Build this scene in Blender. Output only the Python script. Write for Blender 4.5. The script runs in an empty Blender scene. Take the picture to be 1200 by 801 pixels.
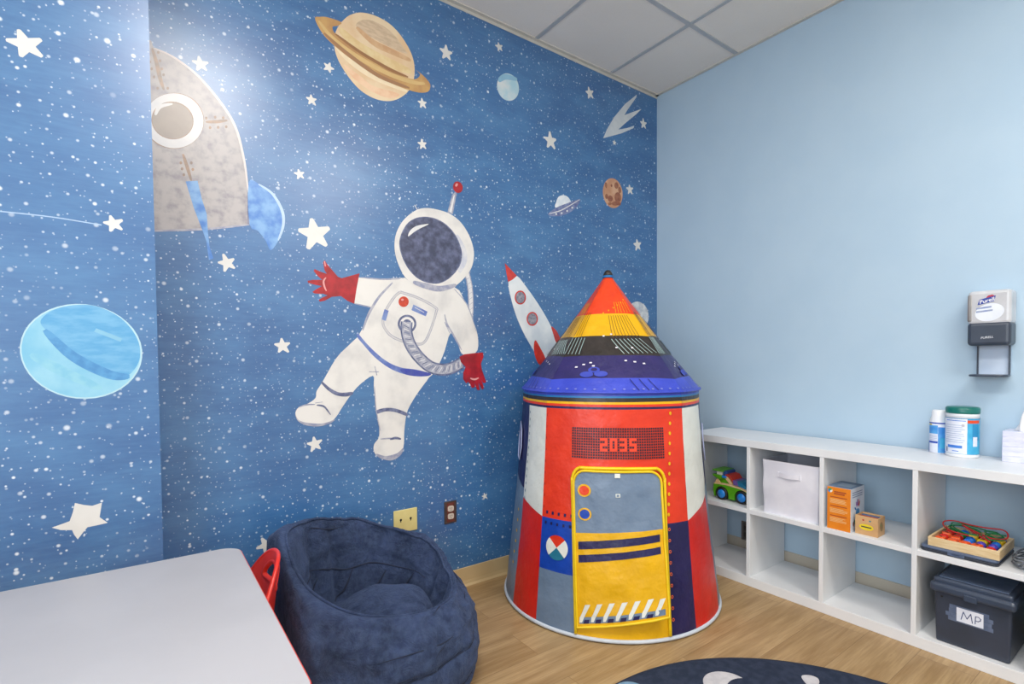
import bpy, bmesh, math, random
import numpy as np
from mathutils import Vector, Matrix, noise
from mathutils.geometry import tessellate_polygon
PI = math.pi
random.seed(7)
COL = bpy.context.scene.collection
# ------------------------------------------------------------------ camera
F_PX, CY = 600.2892, 438.5795
YAW, PITCH, ROLL = .6263, -.0279, -.0079
CAM = Vector((-2.954, -2.3341, 1.197))
fw = Vector((math.sin(YAW)*math.cos(PITCH), math.cos(YAW)*math.cos(PITCH), math.sin(PITCH)))
rt = Vector((math.cos(YAW), -math.sin(YAW), 0)); up = rt.cross(fw)
r2 = math.cos(ROLL)*rt + math.sin(ROLL)*up
u2 = -math.sin(ROLL)*rt + math.cos(ROLL)*up
cam_d = bpy.data.cameras.new('camera'); cam = bpy.data.objects.new('camera', cam_d); COL.objects.link(cam)
cam.matrix_world = Matrix(((r2.x, u2.x, -fw.x, CAM.x), (r2.y, u2.y, -fw.y, CAM.y), (r2.z, u2.z, -fw.z, CAM.z), (0, 0, 0, 1)))
cam_d.sensor_width = 36; cam_d.sensor_fit = 'HORIZONTAL'; cam_d.lens = F_PX/1200*36
cam_d.shift_y = (CY-400.5)/1200; cam_d.clip_start = .02
bpy.context.scene.camera = cam

def at(px, py, axis, v):
    """the point of the room plane axis = v that the photo shows at this pixel"""
    d = fw + (px-600)/F_PX*r2 - (py-CY)/F_PX*u2
    return CAM + d*((v-CAM[axis])/d[axis])

# ------------------------------------------------------------------ materials
def lin(h):
    h = h.lstrip('#')
    c = [int(h[i:i+2], 16)/255 for i in (0, 2, 4)]
    return tuple(x/12.92 if x <= .04045 else ((x+.055)/1.055)**2.4 for x in c) + (1,)
MATS = {}
class NT:
    def __init__(s, name):
        s.m = bpy.data.materials.new(name); s.m.use_nodes = True
        s.t = s.m.node_tree; s.b = s.t.nodes['Principled BSDF']
    def n(s, typ, **kw):
        x = s.t.nodes.new(typ)
        for k, v in kw.items():
            if k.startswith('i_'):
                x.inputs[k[2:].replace('_', ' ')].default_value = v
            else: setattr(x, k, v)
        return x
    def l(s, a, b): s.t.links.new(a, b)
    def math(s, op, a, b=None, clamp=False):
        x = s.t.nodes.new('ShaderNodeMath'); x.operation = op; x.use_clamp = clamp
        for i, v in enumerate((a, b)):
            if v is None: continue
            if isinstance(v, (int, float)): x.inputs[i].default_value = v
            else: s.l(v, x.inputs[i])
        return x.outputs[0]
    def mix(s, fac, a, b):
        x = s.t.nodes.new('ShaderNodeMix'); x.data_type = 'RGBA'
        for sock, v in ((x.inputs[0], fac), (x.inputs[6], a), (x.inputs[7], b)):
            if isinstance(v, (int, float)): sock.default_value = v
            elif isinstance(v, tuple): sock.default_value = v
            else: s.l(v, sock)
        return x.outputs[2]
    def ramp(s, fac, lo, hi):
        x = s.t.nodes.new('ShaderNodeMapRange'); x.inputs[1].default_value = lo; x.inputs[2].default_value = hi
        x.interpolation_type = 'SMOOTHSTEP'
        s.l(fac, x.inputs[0]); return x.outputs[0]
    def coords(s, scale=(1, 1, 1), rot=(0, 0, 0)):
        tc = s.n('ShaderNodeTexCoord'); mp = s.n('ShaderNodeMapping')
        mp.inputs['Scale'].default_value = scale; mp.inputs['Rotation'].default_value = rot
        s.l(tc.outputs['Object'], mp.inputs[0]); return mp.outputs[0]
    def noise(s, vec, scale, detail=4, rough=.55, dist=0):
        x = s.n('ShaderNodeTexNoise'); x.inputs['Scale'].default_value = scale; x.inputs['Detail'].default_value = detail
        x.inputs['Roughness'].default_value = rough; x.inputs['Distortion'].default_value = dist
        s.l(vec, x.inputs['Vector']); return x.outputs['Fac']
    def bump(s, h, strength, dist=.002):
        x = s.n('ShaderNodeBump'); x.inputs['Strength'].default_value = strength; x.inputs['Distance'].default_value = dist
        s.l(h, x.inputs['Height']); s.l(x.outputs[0], s.b.inputs['Normal'])

def mat(name, c1, c2=None, rough=.5, scale=20, detail=4, lo=.35, hi=.65, bump=0, bscale=200, spec=.5, metal=0, stretch=(1, 1, 1),
        trans=0, alpha=1, coat=0, sheen=0, bdist=.002):
    if name in MATS: return MATS[name]
    t = NT(name); a = lin(c1)
    t.b.inputs['Roughness'].default_value = rough; t.b.inputs['Specular IOR Level'].default_value = spec
    t.b.inputs['Metallic'].default_value = metal; t.b.inputs['Transmission Weight'].default_value = trans
    t.b.inputs['Alpha'].default_value = alpha; t.b.inputs['Coat Weight'].default_value = coat
    t.b.inputs['Sheen Weight'].default_value = sheen
    if sheen: t.b.inputs['Sheen Tint'].default_value = lin('#9fb2d6')
    v = t.coords(stretch)
    b = lin(c2) if c2 else tuple(x*.93 for x in a[:3]) + (1,)
    f = t.ramp(t.noise(v, scale, detail), lo, hi)
    t.l(t.mix(f, a, b), t.b.inputs['Base Color'])
    if bump: t.bump(t.noise(v, bscale, 3), bump, bdist)
    MATS[name] = t.m; return t.m

def sky_paper(name, s=1.0, seed=0.0):
    """painted night sky wallpaper with speckled stars"""
    t = NT(name); t.b.inputs['Roughness'].default_value = .33; t.b.inputs['Specular IOR Level'].default_value = 1.0
    tc = t.n('ShaderNodeTexCoord'); sep = t.n('ShaderNodeSeparateXYZ'); t.l(tc.outputs['Object'], sep.inputs[0])
    cmb = t.n('ShaderNodeCombineXYZ'); t.l(sep.outputs[0], cmb.inputs[0]); t.l(sep.outputs[2], cmb.inputs[1]); cmb.inputs[2].default_value = seed
    v = cmb.outputs[0]
    mp = t.n('ShaderNodeMapping'); mp.inputs['Scale'].default_value = (1.4, 3.2, 1); t.l(v, mp.inputs[0])
    mp2 = t.n('ShaderNodeMapping'); mp2.inputs['Scale'].default_value = (3, 30, 1); t.l(v, mp2.inputs[0])
    big = t.ramp(t.noise(v, .9, 3), .3, .7); brush = t.ramp(t.noise(mp.outputs[0], 2.2, 6, .65), .35, .72)
    fine = t.ramp(t.noise(mp2.outputs[0], 3, 5, .7), .35, .75)
    c = t.mix(big, lin('#2b5a90'), lin('#37699f'))
    c = t.mix(t.math('MULTIPLY', brush, .55), c, lin('#5086b6'))
    c = t.mix(t.math('MULTIPLY', fine, .14), c, lin('#6d9bc2'))
    cl = t.ramp(t.noise(v, 3.0, 3), .28, .62)
    def dots(scale, rmin, rmax, keep, soft, amt):
        nonlocal c
        vo = t.n('ShaderNodeTexVoronoi'); vo.voronoi_dimensions = '2D'; vo.inputs['Scale'].default_value = scale*s
        t.l(v, vo.inputs['Vector'])
        sc = t.n('ShaderNodeSeparateColor'); t.l(vo.outputs['Color'], sc.inputs[0])
        k = t.math('LESS_THAN', sc.outputs[0], keep)
        rr = t.math('ADD', t.math('MULTIPLY', t.math('POWER', sc.outputs[1], 2.0), rmax-rmin), rmin)
        q = t.math('DIVIDE', vo.outputs['Distance'], rr)
        f = t.math('SUBTRACT', 1.0, t.ramp(q, soft, 1.0))
        f = t.math('MULTIPLY', t.math('MULTIPLY', f, k), t.math('MULTIPLY', t.math('ADD', t.math('MULTIPLY', sc.outputs[2], .5), .5), amt))
        f = t.math('MULTIPLY', f, t.math('ADD', t.math('MULTIPLY', cl, .75), .25))
        c = t.mix(f, c, lin('#e6eef6'))
    dots(14, .065, .14, .8, .3, 1.0)
    dots(20, .065, .13, .68, .25, .95)
    dots(31, .07, .14, .6, .25, .75)
    dots(47, .08, .15, .4, .3, .6)
    t.l(c, t.b.inputs['Base Color'])
    return t.m

# ------------------------------------------------------------------ mesh building
class MB:
    """collects shapes with material slots and links them as ONE mesh object"""
    def __init__(s): s.v = []; s.f = []; s.fm = []; s.m = []; s.sm = []
    def slot(s, m):
        if m not in s.m: s.m.append(m)
        return s.m.index(m)
    def add(s, verts, faces, m, smooth=False, M=None):
        o = len(s.v); k = s.slot(m)
        s.v += [tuple(M @ Vector(p)) if M else tuple(p) for p in verts]
        for f in faces: s.f.append([i+o for i in f]); s.fm.append(k); s.sm.append(smooth)
        return s
    def bm(s, bm, m, smooth=False, M=None):
        bm.verts.index_update()
        s.add([v.co.copy() for v in bm.verts], [[v.index for v in f.verts] for f in bm.faces], m, smooth, M); bm.free(); return s
    def box(s, lo, hi, m, bev=0, seg=2, M=None, taper=None):
        bm = bmesh.new(); bmesh.ops.create_cube(bm, size=1)
        for v in bm.verts:
            v.co = Vector([(lo[i]+hi[i])/2 + v.co[i]*(hi[i]-lo[i]) for i in range(3)])
        if taper:
            c = [(lo[i]+hi[i])/2 for i in range(3)]
            for v in bm.verts:
                if v.co.z < c[2]: v.co.x = c[0]+(v.co.x-c[0])*taper; v.co.y = c[1]+(v.co.y-c[1])*taper
        if bev: bmesh.ops.bevel(bm, geom=bm.edges[:], offset=bev, segments=seg, profile=.5, affect='EDGES')
        return s.bm(bm, m, False, M)
    def prism(s, pts, z0, z1, m, bev=0, M=None, smooth=False):
        """outline pts (x, y) raised from z0 to z1"""
        bm = bmesh.new(); vs = [bm.verts.new((p[0], p[1], z0)) for p in pts]
        f = bm.faces.new(vs); bm.normal_update()
        r = bmesh.ops.extrude_face_region(bm, geom=[f])
        for g in r['geom']:
            if isinstance(g, bmesh.types.BMVert): g.co.z = z1
        bmesh.ops.recalc_face_normals(bm, faces=bm.faces[:])
        if bev:
            ed = [e for e in bm.edges if abs(e.verts[0].co.z-e.verts[1].co.z) < 1e-6]
            bmesh.ops.bevel(bm, geom=ed, offset=bev, segments=2, profile=.5, affect='EDGES')
        return s.bm(bm, m, smooth, M)
    def lathe(s, prof, m, n=32, M=None, smooth=True):
        vs = []; fs = []
        for r, z in prof:
            for k in range(n): a = 2*PI*k/n; vs.append((r*math.cos(a), r*math.sin(a), z))
        for i in range(len(prof)-1):
            for k in range(n):
                fs.append((i*n+k, i*n+(k+1) % n, (i+1)*n+(k+1) % n, (i+1)*n+k))
        if prof[0][0] > 1e-5: fs.append(tuple(reversed(range(n))))
        if prof[-1][0] > 1e-5: fs.append(tuple(range((len(prof)-1)*n, len(prof)*n)))
        return s.add(vs, fs, m, smooth, M)
    def tube(s, path, r, m, n=8, closed=False, M=None, flat=None):
        P = [Vector(p) for p in path]; N = len(P); vs = []; fs = []
        T = []
        for i in range(N):
            a = P[(i-1) % N] if (closed or i) else P[i]; b = P[(i+1) % N] if (closed or i < N-1) else P[i]
            T.append((b-a).normalized())
        ref = Vector((0, 0, 1)) if abs(T[0].z) < .9 else Vector((1, 0, 0))
        u = T[0].cross(ref).normalized()
        for i in range(N):
            u = (u - T[i]*u.dot(T[i])).normalized(); w = T[i].cross(u)
            rr = r[i] if isinstance(r, (list, tuple)) else r
            for k in range(n):
                a = 2*PI*k/n; vs.append(P[i] + u*(math.cos(a)*rr) + w*(math.sin(a)*rr*(flat or 1)))
        for i in range(N if closed else N-1):
            j = (i+1) % N
            for k in range(n): fs.append((i*n+k, i*n+(k+1) % n, j*n+(k+1) % n, j*n+k))
        if not closed: fs += [tuple(reversed(range(n))), tuple(range((N-1)*n, N*n))]
        return s.add(vs, fs, m, True, M)
    def grid(s, fn, nu, nv, m, smooth=True, wrap=False, M=None):
        """fn(i/nu, j/nv) surface; m may be a function (u, v) -> material"""
        o = len(s.v); w = nu if wrap else nu+1
        for j in range(nv+1):
            for i in range(w):
                p = Vector(fn(i/nu, j/nv)); s.v.append(tuple(M @ p) if M else tuple(p))
        for j in range(nv):
            for i in range(nu):
                k = (i+1) % w if wrap else i+1
                mm = m((i+.5)/nu, (j+.5)/nv) if callable(m) else m
                if mm is None: continue
                s.f.append([o+j*w+i, o+j*w+k, o+(j+1)*w+k, o+(j+1)*w+i]); s.fm.append(s.slot(mm)); s.sm.append(smooth)
        return s
    def build(s, name, parent=None):
        me = bpy.data.meshes.new(name); me.from_pydata(s.v, [], s.f)
        for m in s.m: me.materials.append(m)
        me.polygons.foreach_set('material_index', s.fm); me.polygons.foreach_set('use_smooth', s.sm)
        me.update(); o = bpy.data.objects.new(name, me); COL.objects.link(o)
        if parent: o.parent = parent
        return o
def tag(o, label=None, cat=None, group=None, kind=None):
    for k, v in (('label', label), ('category', cat), ('group', group), ('kind', kind)):
        if v: o[k] = v
    return o
def thing(name, label, cat, loc=(0, 0, 0), rz=0, group=None):
    o = bpy.data.objects.new(name, None); COL.objects.link(o); o.location = loc; o.rotation_euler = (0, 0, rz); o.empty_display_size = .05
    return tag(o, label, cat, group)
def struct(name, mb, parent=None):
    o = mb.build(name, parent)
    if not parent: o['kind'] = 'structure'
    return o
def spline(pts, n=6, closed=True):
    P = [Vector(p) for p in pts]; N = len(P); out = []
    rng = range(N) if closed else range(N-1)
    for i in rng:
        if closed: a, b, c, d = P[(i-1) % N], P[i], P[(i+1) % N], P[(i+2) % N]
        else: a, b, c, d = P[max(i-1, 0)], P[i], P[i+1], P[min(i+2, N-1)]
        for k in range(n):
            t = k/n
            out.append(.5*((2*b)+(c-a)*t+(2*a-5*b+4*c-d)*t*t+(3*b-a-3*c+d)*t**3))
    if not closed: out.append(P[-1])
    return out
def ell(cx, cy, rx, ry, rot=0, n=40):
    c, s = math.cos(rot), math.sin(rot)
    return [(cx+rx*math.cos(a)*c-ry*math.sin(a)*s, cy+rx*math.cos(a)*s+ry*math.sin(a)*c) for a in [2*PI*k/n for k in range(n)]]
def rrect(x0, y0, x1, y1, r, n=6):
    out = []
    for cx, cy, a0 in ((x1-r, y0+r, -PI/2), (x1-r, y1-r, 0), (x0+r, y1-r, PI/2), (x0+r, y0+r, PI)):
        for k in range(n+1): a = a0+PI/2*k/n; out.append((cx+r*math.cos(a), cy+r*math.sin(a)))
    return out
def star_pts(r, rot=0, inner=.46, wob=0):
    out = []
    for k in range(10):
        a = rot+PI/2+k*PI/5; q = r if k % 2 == 0 else r*inner
        if k % 2 == 0:
            q *= 1+random.uniform(-wob, wob)
            out += [(q*math.cos(a-.11), q*math.sin(a-.11)), (q*1.03*math.cos(a), q*1.03*math.sin(a)), (q*math.cos(a+.11), q*math.sin(a+.11))]
        else: out.append((q*math.cos(a), q*math.sin(a)))
    return out
def text_bm(s, size, font_shear=0):
    cu = bpy.data.curves.new('lettering', 'FONT'); cu.body = s; cu.size = size; cu.align_x = 'CENTER'; cu.align_y = 'CENTER'; cu.shear = font_shear
    cu.offset = size*.012
    o = bpy.data.objects.new('lettering', cu); COL.objects.link(o)
    dg = bpy.context.evaluated_depsgraph_get(); me = bpy.data.meshes.new_from_object(o.evaluated_get(dg))
    bm = bmesh.new(); bm.from_mesh(me); bpy.data.objects.remove(o); bpy.data.meshes.remove(me); bpy.data.curves.remove(cu)
    return bm

# ------------------------------------------------------------------ the room
H = 3.027; XL = -4.7; YF = -4.5; COLX = -2.907; COLY = -.2
SKY = sky_paper('starry_wallpaper'); SKY2 = sky_paper('starry_wallpaper_panel', .86, 3.7)
WALLB = mat('light_blue_wall_paint', '#b3cbdd', '#afc8db', .55, 3, bump=.12, bscale=260, spec=.35)
def floor_mat():
    t = NT('oak_plank_floor'); t.b.inputs['Roughness'].default_value = .42; t.b.inputs['Specular IOR Level'].default_value = .35
    v = t.coords()
    br = t.n('ShaderNodeTexBrick'); br.offset = .37; br.inputs['Scale'].default_value = 1; br.inputs['Brick Width'].default_value = 1.22
    br.inputs['Row Height'].default_value = .182; br.inputs['Mortar Size'].default_value = .0012; br.inputs['Mortar Smooth'].default_value = .4
    br.inputs['Color1'].default_value = (0, 0, 0, 1); br.inputs['Color2'].default_value = (1, 1, 1, 1); br.inputs['Mortar'].default_value = (.5, .5, .5, 1)
    br.inputs['Bias'].default_value = 0
    t.l(v, br.inputs['Vector'])
    off = t.n('ShaderNodeVectorMath'); off.operation = 'MULTIPLY_ADD'; off.inputs[1].default_value = (5, 9, 4)
    t.l(br.outputs['Color'], off.inputs[0]); t.l(v, off.inputs[2])
    mp = t.n('ShaderNodeMapping'); mp.inputs['Scale'].default_value = (1.3, 14, 1); t.l(off.outputs[0], mp.inputs[0])
    mp2 = t.n('ShaderNodeMapping'); mp2.inputs['Scale'].default_value = (4, 90, 1); t.l(off.outputs[0], mp2.inputs[0])
    mp3 = t.n('ShaderNodeMapping'); mp3.inputs['Scale'].default_value = (2.2, 6, 1); t.l(off.outputs[0], mp3.inputs[0])
    g1 = t.ramp(t.noise(mp.outputs[0], 1.6, 6, .62, .6), .3, .72); g2 = t.ramp(t.noise(mp2.outputs[0], 1.5, 4, .6), .35, .7)
    kn = t.ramp(t.noise(mp3.outputs[0], 1.7, 4, .6, 1.2), .6, .78)
    c = t.mix(g1, lin('#b99c72'), lin('#967850'))
    c = t.mix(t.math('MULTIPLY', g2, .5), c, lin('#846640'))
    c = t.mix(t.math('MULTIPLY', kn, .45), c, lin('#7d5d37'))
    sc = t.n('ShaderNodeSeparateColor'); t.l(br.outputs['Color'], sc.inputs[0])
    c = t.mix(t.math('MULTIPLY', sc.outputs[0], .25), c, lin('#c3a77c'))
    c = t.mix(t.math('MULTIPLY', br.outputs['Fac'], .6), c, lin('#5f4528'))
    t.l(c, t.b.inputs['Base Color']); t.bump(g2, .06, .001)
    return t.m
struct('floor', MB().box((XL-.1, YF-.1, -.06), (.12, .12, 0), floor_mat()))
# ceiling: lay-in tiles on a metal grid
def tile_mat():
    t = NT('ceiling_tile'); t.b.inputs['Roughness'].default_value = .9; t.b.inputs['Specular IOR Level'].default_value = .1
    v = t.coords(); f = t.ramp(t.noise(v, 320, 2), .62, .72)
    c = t.mix(t.ramp(t.noise(v, 2, 2), .3, .7), lin('#f0eae1'), lin('#ece6dd'))
    t.l(t.mix(t.math('MULTIPLY', f, .25), c, lin('#b5b0aa')), t.b.inputs['Base Color']); t.bump(t.noise(v, 240, 3), .25, .001); return t.m
TX = [-.48-.61*k for k in range(7)]; TY = [-.60-1.22*k for k in range(4)]
LX0, LX1, LY0, LY1 = TX[3], TX[4], -2.43, -1.21
ceil = struct('ceiling', MB().box((XL-.1, YF-.1, H), (.12, .12, H+.06), tile_mat()))
GRID = mat('ceiling_grid_metal', '#b9bcbf', rough=.45)
g = MB()
for x in TX: g.box((x-.012, YF, H-.004), (x+.012, 0, H+.004), GRID)
for y in TY: g.box((XL, y-.012, H-.0045), (0, y+.012, H+.004), GRID)
g.build('ceiling_grid', ceil)
ANG = mat('wall_angle_metal', '#cfcbc2', rough=.4)
MB().box((XL, -.022, H-.005), (0, 0, H+.002), ANG).box((XL, -.002, H-.02), (0, 0, H), ANG).build('edge_strip', ceil)
MB().box((-.022, YF, H-.005), (0, 0, H+.002), ANG).build('edge_strip', ceil)

wall_back = struct('wall_back', MB().box((XL-.1, 0, 0), (.12, .1, H+.05), SKY))
wall_left = struct('wall_left', MB().box((XL-.1, COLY, 0), (COLX, 0, H+.05), SKY2))   # the boxed-out part of the mural wall
wall_right = struct('wall_right', MB().box((0, YF-.1, 0), (.1, 0, H+.05), WALLB))
WHW = mat('warm_white_wall_paint', '#e8e3da', '#e4dfd6', .6, 3, spec=.3)
WHT = mat('white_gloss_paint', '#e9e9e8', rough=.35)
WY0, WY1, WZ0, WZ1 = -4.2, -1.5, .8, 2.5
sw = MB()
for (y0, z0), (y1, z1) in (((YF, 0), (WY0, H)), ((WY1, 0), (COLY, H)), ((WY0, 0), (WY1, WZ0)), ((WY0, WZ1), (WY1, H))):
    sw.box((XL-.1, y0, z0), (XL, y1, z1), WHW)
struct('wall_side', sw)
struct('wall_front', MB().box((XL-.1, YF-.1, 0), (0, YF, H+.05), WHW))
wf = MB()
for (y0, z0), (y1, z1) in (((WY0, WZ0), (WY0+.05, WZ1)), ((WY1-.05, WZ0), (WY1, WZ1)), ((WY0, WZ0), (WY1, WZ0+.05)), ((WY0, WZ1-.05), (WY1, WZ1)), ((-2.88, WZ0), (-2.82, WZ1))):
    wf.box((XL-.08, y0, z0), (XL-.03, y1, z1), WHT)
struct('window_1', wf)
TAN = mat('tan_vinyl_base', '#c9b186', '#c4ab80', .4, 4)
TANR = mat('beige_vinyl_base', '#c3bbab', '#bdb5a6', .45, 4)
def baseb(name, a, b, nrm, m):
    """coved vinyl base along a-b, standing out along nrm"""
    a = Vector(a); b = Vector(b); n = Vector(nrm); prof = [(0, .1), (.004, .098), (.0045, .03), (.007, .012), (.014, .002), (.014, 0), (0, 0)]
    mb = MB(); vs = [p+n*d+Vector((0, 0, z)) for p in (a, b) for d, z in prof]; k = len(prof)
    mb.add(vs, [(i, (i+1) % k, k+(i+1) % k, k+i) for i in range(k)], m); struct(name, mb)
baseb('baseboard_back', (COLX, 0, 0), (0, 0, 0), (0, -1, 0), TAN)
baseb('baseboard_left', (XL, COLY, 0), (COLX+.014, COLY, 0), (0, -1, 0), TAN)
baseb('baseboard_right', (0, 0, 0), (0, YF, 0), (-1, 0, 0), TANR)

# ------------------------------------------------------------------ mural paintings (flat on the wallpaper)
CREAM = mat('star_cream_paint', '#e0ded9', '#d8d6d1', .45, 9)
SUIT = mat('suit_white_paint', '#e3e0db', '#cccac8', .45, 7, lo=.42, hi=.75)
SUITG = mat('suit_grey_line', '#8e92ab', '#b3b3bd', .45, 30)
BLUEL = mat('belt_blue_paint', '#5568b0', '#7d92c2', .45, 14)
SLATE = mat('slate_line', '#4d5479', '#787f9c', .45, 40)
REDP = mat('glove_red_paint', '#b3202a', '#8e1922', .45, 18)
REDO = mat('button_red_paint', '#cf4526', '#b53a22', .45, 60)
PINK = mat('pink_highlight', '#e09a98', rough=.45)
VISOR = mat('visor_paint', '#3c4058', '#6b7090', .45, 26, detail=8, lo=.35, hi=.75)
WHITEP = mat('white_paint', '#e4e2df', '#d6d6d8', .45, 12)
class Fig:
    """a painted figure: flat outlines on the wall plane y = Y"""
    def __init__(s, Y, fn=None): s.mb = MB(); s.Y = Y; s.k = 0; s.fn = fn or (lambda p: p)
    def P(s, p): q = s.fn(p); return at(q[0], q[1], 1, s.Y)
    def poly(s, pts, m, smooth=True, n=5, raw=False):
        s.k += 1; w = [Vector(p) if raw else s.P(p) for p in pts]
        w = [Vector((p.x, s.Y-.0002-.00002*s.k, p.z)) for p in w]
        if smooth: w = spline(w, n)
        tr = tessellate_polygon([[Vector((p.x, p.z, 0)) for p in w]])
        out = []
        for a, b, c in tr:
            nrm = (w[b]-w[a]).cross(w[c]-w[a]); out.append((a, b, c) if nrm.y < 0 else (a, c, b))
        s.mb.add(w, out, m); return s
    def line(s, pts, wd, m, n=6, taper=True):
        """brush stroke, wd in wall metres"""
        s.k += 1; w = spline([s.P(p) for p in pts], n, False) if len(pts) > 2 else [s.P(p) for p in pts]
        N = len(w); vs = []
        for i, p in enumerate(w):
            t = w[min(i+1, N-1)]-w[max(i-1, 0)]; t.normalize(); nn = Vector((-t.z, 0, t.x))
            q = wd/2*((.35+.65*math.sin(PI*i/(N-1))**.6) if taper else 1)
            for sg in (1, -1): vs.append(Vector((p.x, s.Y-.0002-.00002*s.k, p.z))+nn*q*sg)
        s.mb.add(vs, [(2*i, 2*i+1, 2*i+3, 2*i+2) for i in range(N-1)], m); return s
    def ell(s, cx, cy, rx, ry, m, rot=0): return s.poly(ell(cx, cy, rx, ry, rot), m, False)
    def build(s, name, parent, label):
        o = s.mb.build(name, parent); o['label'] = label; return o

def zz(ox, oy, sc): return lambda p: (ox+p[0]/sc, oy+p[1]/sc)
A, B, C, D = zz(340, 290, 5.72), zz(440, 200, 5.72), zz(420, 330, 5.006), zz(340, 420, 6.16)
fg = Fig(0)
fg.fn = lambda p: p
fg.line([(546, 316), (550, 332), (552, 352), (551, 374)], .034, SUITG, taper=False).line([(546, 316), (550, 332), (552, 352), (551, 374)], .022, WHITEP, taper=False)
for k in range(9): fg.line([(544.5+k*.75, 322+k*6), (552+k*.3, 318+k*6)], .005, SUITG)
fg.fn = B
fg.poly([(482, 280), (512, 165), (535, 140), (545, 150), (518, 290)], SUITG, False).poly([(494, 272), (522, 170), (532, 160), (510, 285)], WHITEP, False)
fg.line([(262, 228), (284, 268)], .01, WHITEP)
fg.ell(552, 110, 32, 39, REDP, -.3).ell(543, 95, 8, 12, PINK, .5)
fg.fn = A
fg.poly([(455, 200), (620, 208), (770, 202), (850, 270), (700, 400), (555, 402), (480, 387), (425, 372)], SUIT, False)
fg.line([(470, 200), (620, 212), (760, 208)], .007, SUITG).line([(430, 374), (490, 388), (550, 400)], .006, SUITG)
fg.poly([(465, 172), (400, 190), (345, 205), (320, 195), (290, 160), (248, 112), (232, 84), (221, 95), (230, 150), (245, 175), (205, 162), (163, 143), (158, 156), (185, 190), (215, 216),
         (150, 216), (116, 222), (120, 236), (165, 248), (212, 258), (172, 280), (149, 297), (163, 307), (225, 310), (250, 320), (215, 335), (191, 350), (198, 362), (232, 355), (278, 330),
         (340, 324), (385, 357), (430, 376), (446, 270)], REDP, False)
fg.line([(240, 200), (224, 225), (230, 262), (243, 290)], .008, PINK).line([(230, 90), (236, 125)], .014, PINK)
fg.fn = lambda p: p
fg.poly([(470, 326), (490, 334), (532, 336), (544, 352), (553, 372), (559.5, 392), (559.5, 410), (550, 416), (541, 414), (537, 404), (528, 390), (521, 411), (514, 427), (504, 441), (486, 440), (462, 431),
         (440, 419), (424, 398), (420.5, 393), (425.6, 383), (431, 368), (437, 357), (450, 342)], SUIT, True, 3)
fg.poly([(422, 393), (408, 405), (393.6, 420), (378, 447), (371, 458), (369.7, 466), (361, 472.5), (350, 477), (346, 484), (348.5, 491), (357, 497), (372, 499), (384, 496.5), (393.6, 488.5), (401, 477), (411.4, 462),
         (422, 450), (437, 440), (438, 453), (440.6, 482), (444, 498), (444, 512), (438.5, 520), (438, 528), (442.5, 534.5), (452, 538.5), (461, 538), (470, 531.5), (473.2, 520), (473.6, 506), (476.3, 485),
         (482, 472), (491, 458), (502, 443), (505, 436), (480, 430), (445, 416), (427, 398)], SUIT, True, 3)
fg.fn = C
fg.poly([(-3, 303), (60, 375), (150, 455), (240, 500), (340, 515), (423, 538), (402, 553), (310, 551), (200, 516), (100, 446), (20, 358), (-6, 325)], BLUEL)
fg.poly([(250, 510), (340, 517), (423, 538), (402, 553), (310, 551), (260, 535)], mat('belt_deep_blue', '#3c46a4', '#5058a0', .45, 30))
fg.line([(200, 5), (120, 90), (60, 190), (25, 285)], .012, SUITG)
fg.line([(505, 190), (520, 250), (550, 300), (605, 400)], .011, SUITG).line([(505, 235), (535, 300)], .012, SUITG)
fg.line([(560, 40), (640, 140), (690, 290)], .006, SUITG)
pan = [(245, 60), (350, 95), (450, 150), (455, 180), (420, 290), (385, 355), (340, 365), (250, 345), (190, 315), (150, 265), (145, 220), (165, 160), (210, 90), (245, 60)]
fg.line(pan, .013, SUITG, taper=False).line(pan, .007, mat('panel_grey', '#cfccca', rough=.45), taper=False)
fg.line([(148, 225), (165, 165)], .022, BLUEL, taper=False)
fg.ell(265, 117, 30, 31, REDO).ell(258, 105, 8, 6, PINK)
fg.poly([(322, 133), (405, 175), (395, 203), (311, 166)], BLUEL, False).line([(330, 150), (385, 180)], .008, SUIT)
fg.ell(285, 247, 55, 54, SLATE).ell(285, 247, 42, 41, SUIT).ell(285, 250, 27, 30, SLATE)
hose = [(283, 235), (283, 300), (308, 375), (358, 445), (425, 500), (500, 515), (560, 500), (605, 475)]
fg.line(hose, .062, SLATE, 8, False).line(hose, .046, mat('hose_grey', '#b9bac4', '#8f92a4', .45, 40), 8, False)
hp = spline([Vector((x, y, 0)) for x, y in hose], 4, False)
for i in range(1, len(hp)-1):
    t = (hp[i+1]-hp[i-1]).normalized(); nn = Vector((-t.y, t.x, 0)); p = hp[i]
    fg.line([(p.x+nn.x*16-t.x*8, p.y+nn.y*16-t.y*8), (p.x-nn.x*16+t.x*8, p.y-nn.y*16+t.y*8)], .011, WHITEP if i % 2 else SLATE)
fg.poly([(592, 440), (620, 425), (680, 418), (730, 414), (733, 440), (718, 480), (722, 510), (747, 583), (745, 592), (730, 592), (720, 572), (736, 622), (725, 632), (703, 590), (712, 636), (695, 633), (680, 592),
         (684, 617), (665, 622), (653, 597), (642, 586), (632, 596), (614, 570), (614, 535), (628, 500), (600, 470)], REDP, False).line([(655, 565), (680, 572), (705, 563)], .01, PINK)
fg.fn = D
fg.poly([(232, 165), (290, 213), (360, 245), (447, 240), (448, 258), (400, 273), (330, 263), (270, 226), (227, 180)], SLATE)
fg.poly([(624, 372), (690, 355), (760, 360), (840, 390), (839, 413), (760, 386), (690, 380), (627, 397)], SLATE)
fg.poly([(38, 395), (58, 440), (130, 463), (240, 466), (320, 440), (296, 462), (240, 482), (180, 489), (100, 476), (50, 442)], SUITG)
fg.poly([(622, 685), (690, 702), (770, 682), (814, 645), (800, 692), (742, 731), (690, 730), (640, 712)], SUITG)
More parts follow.
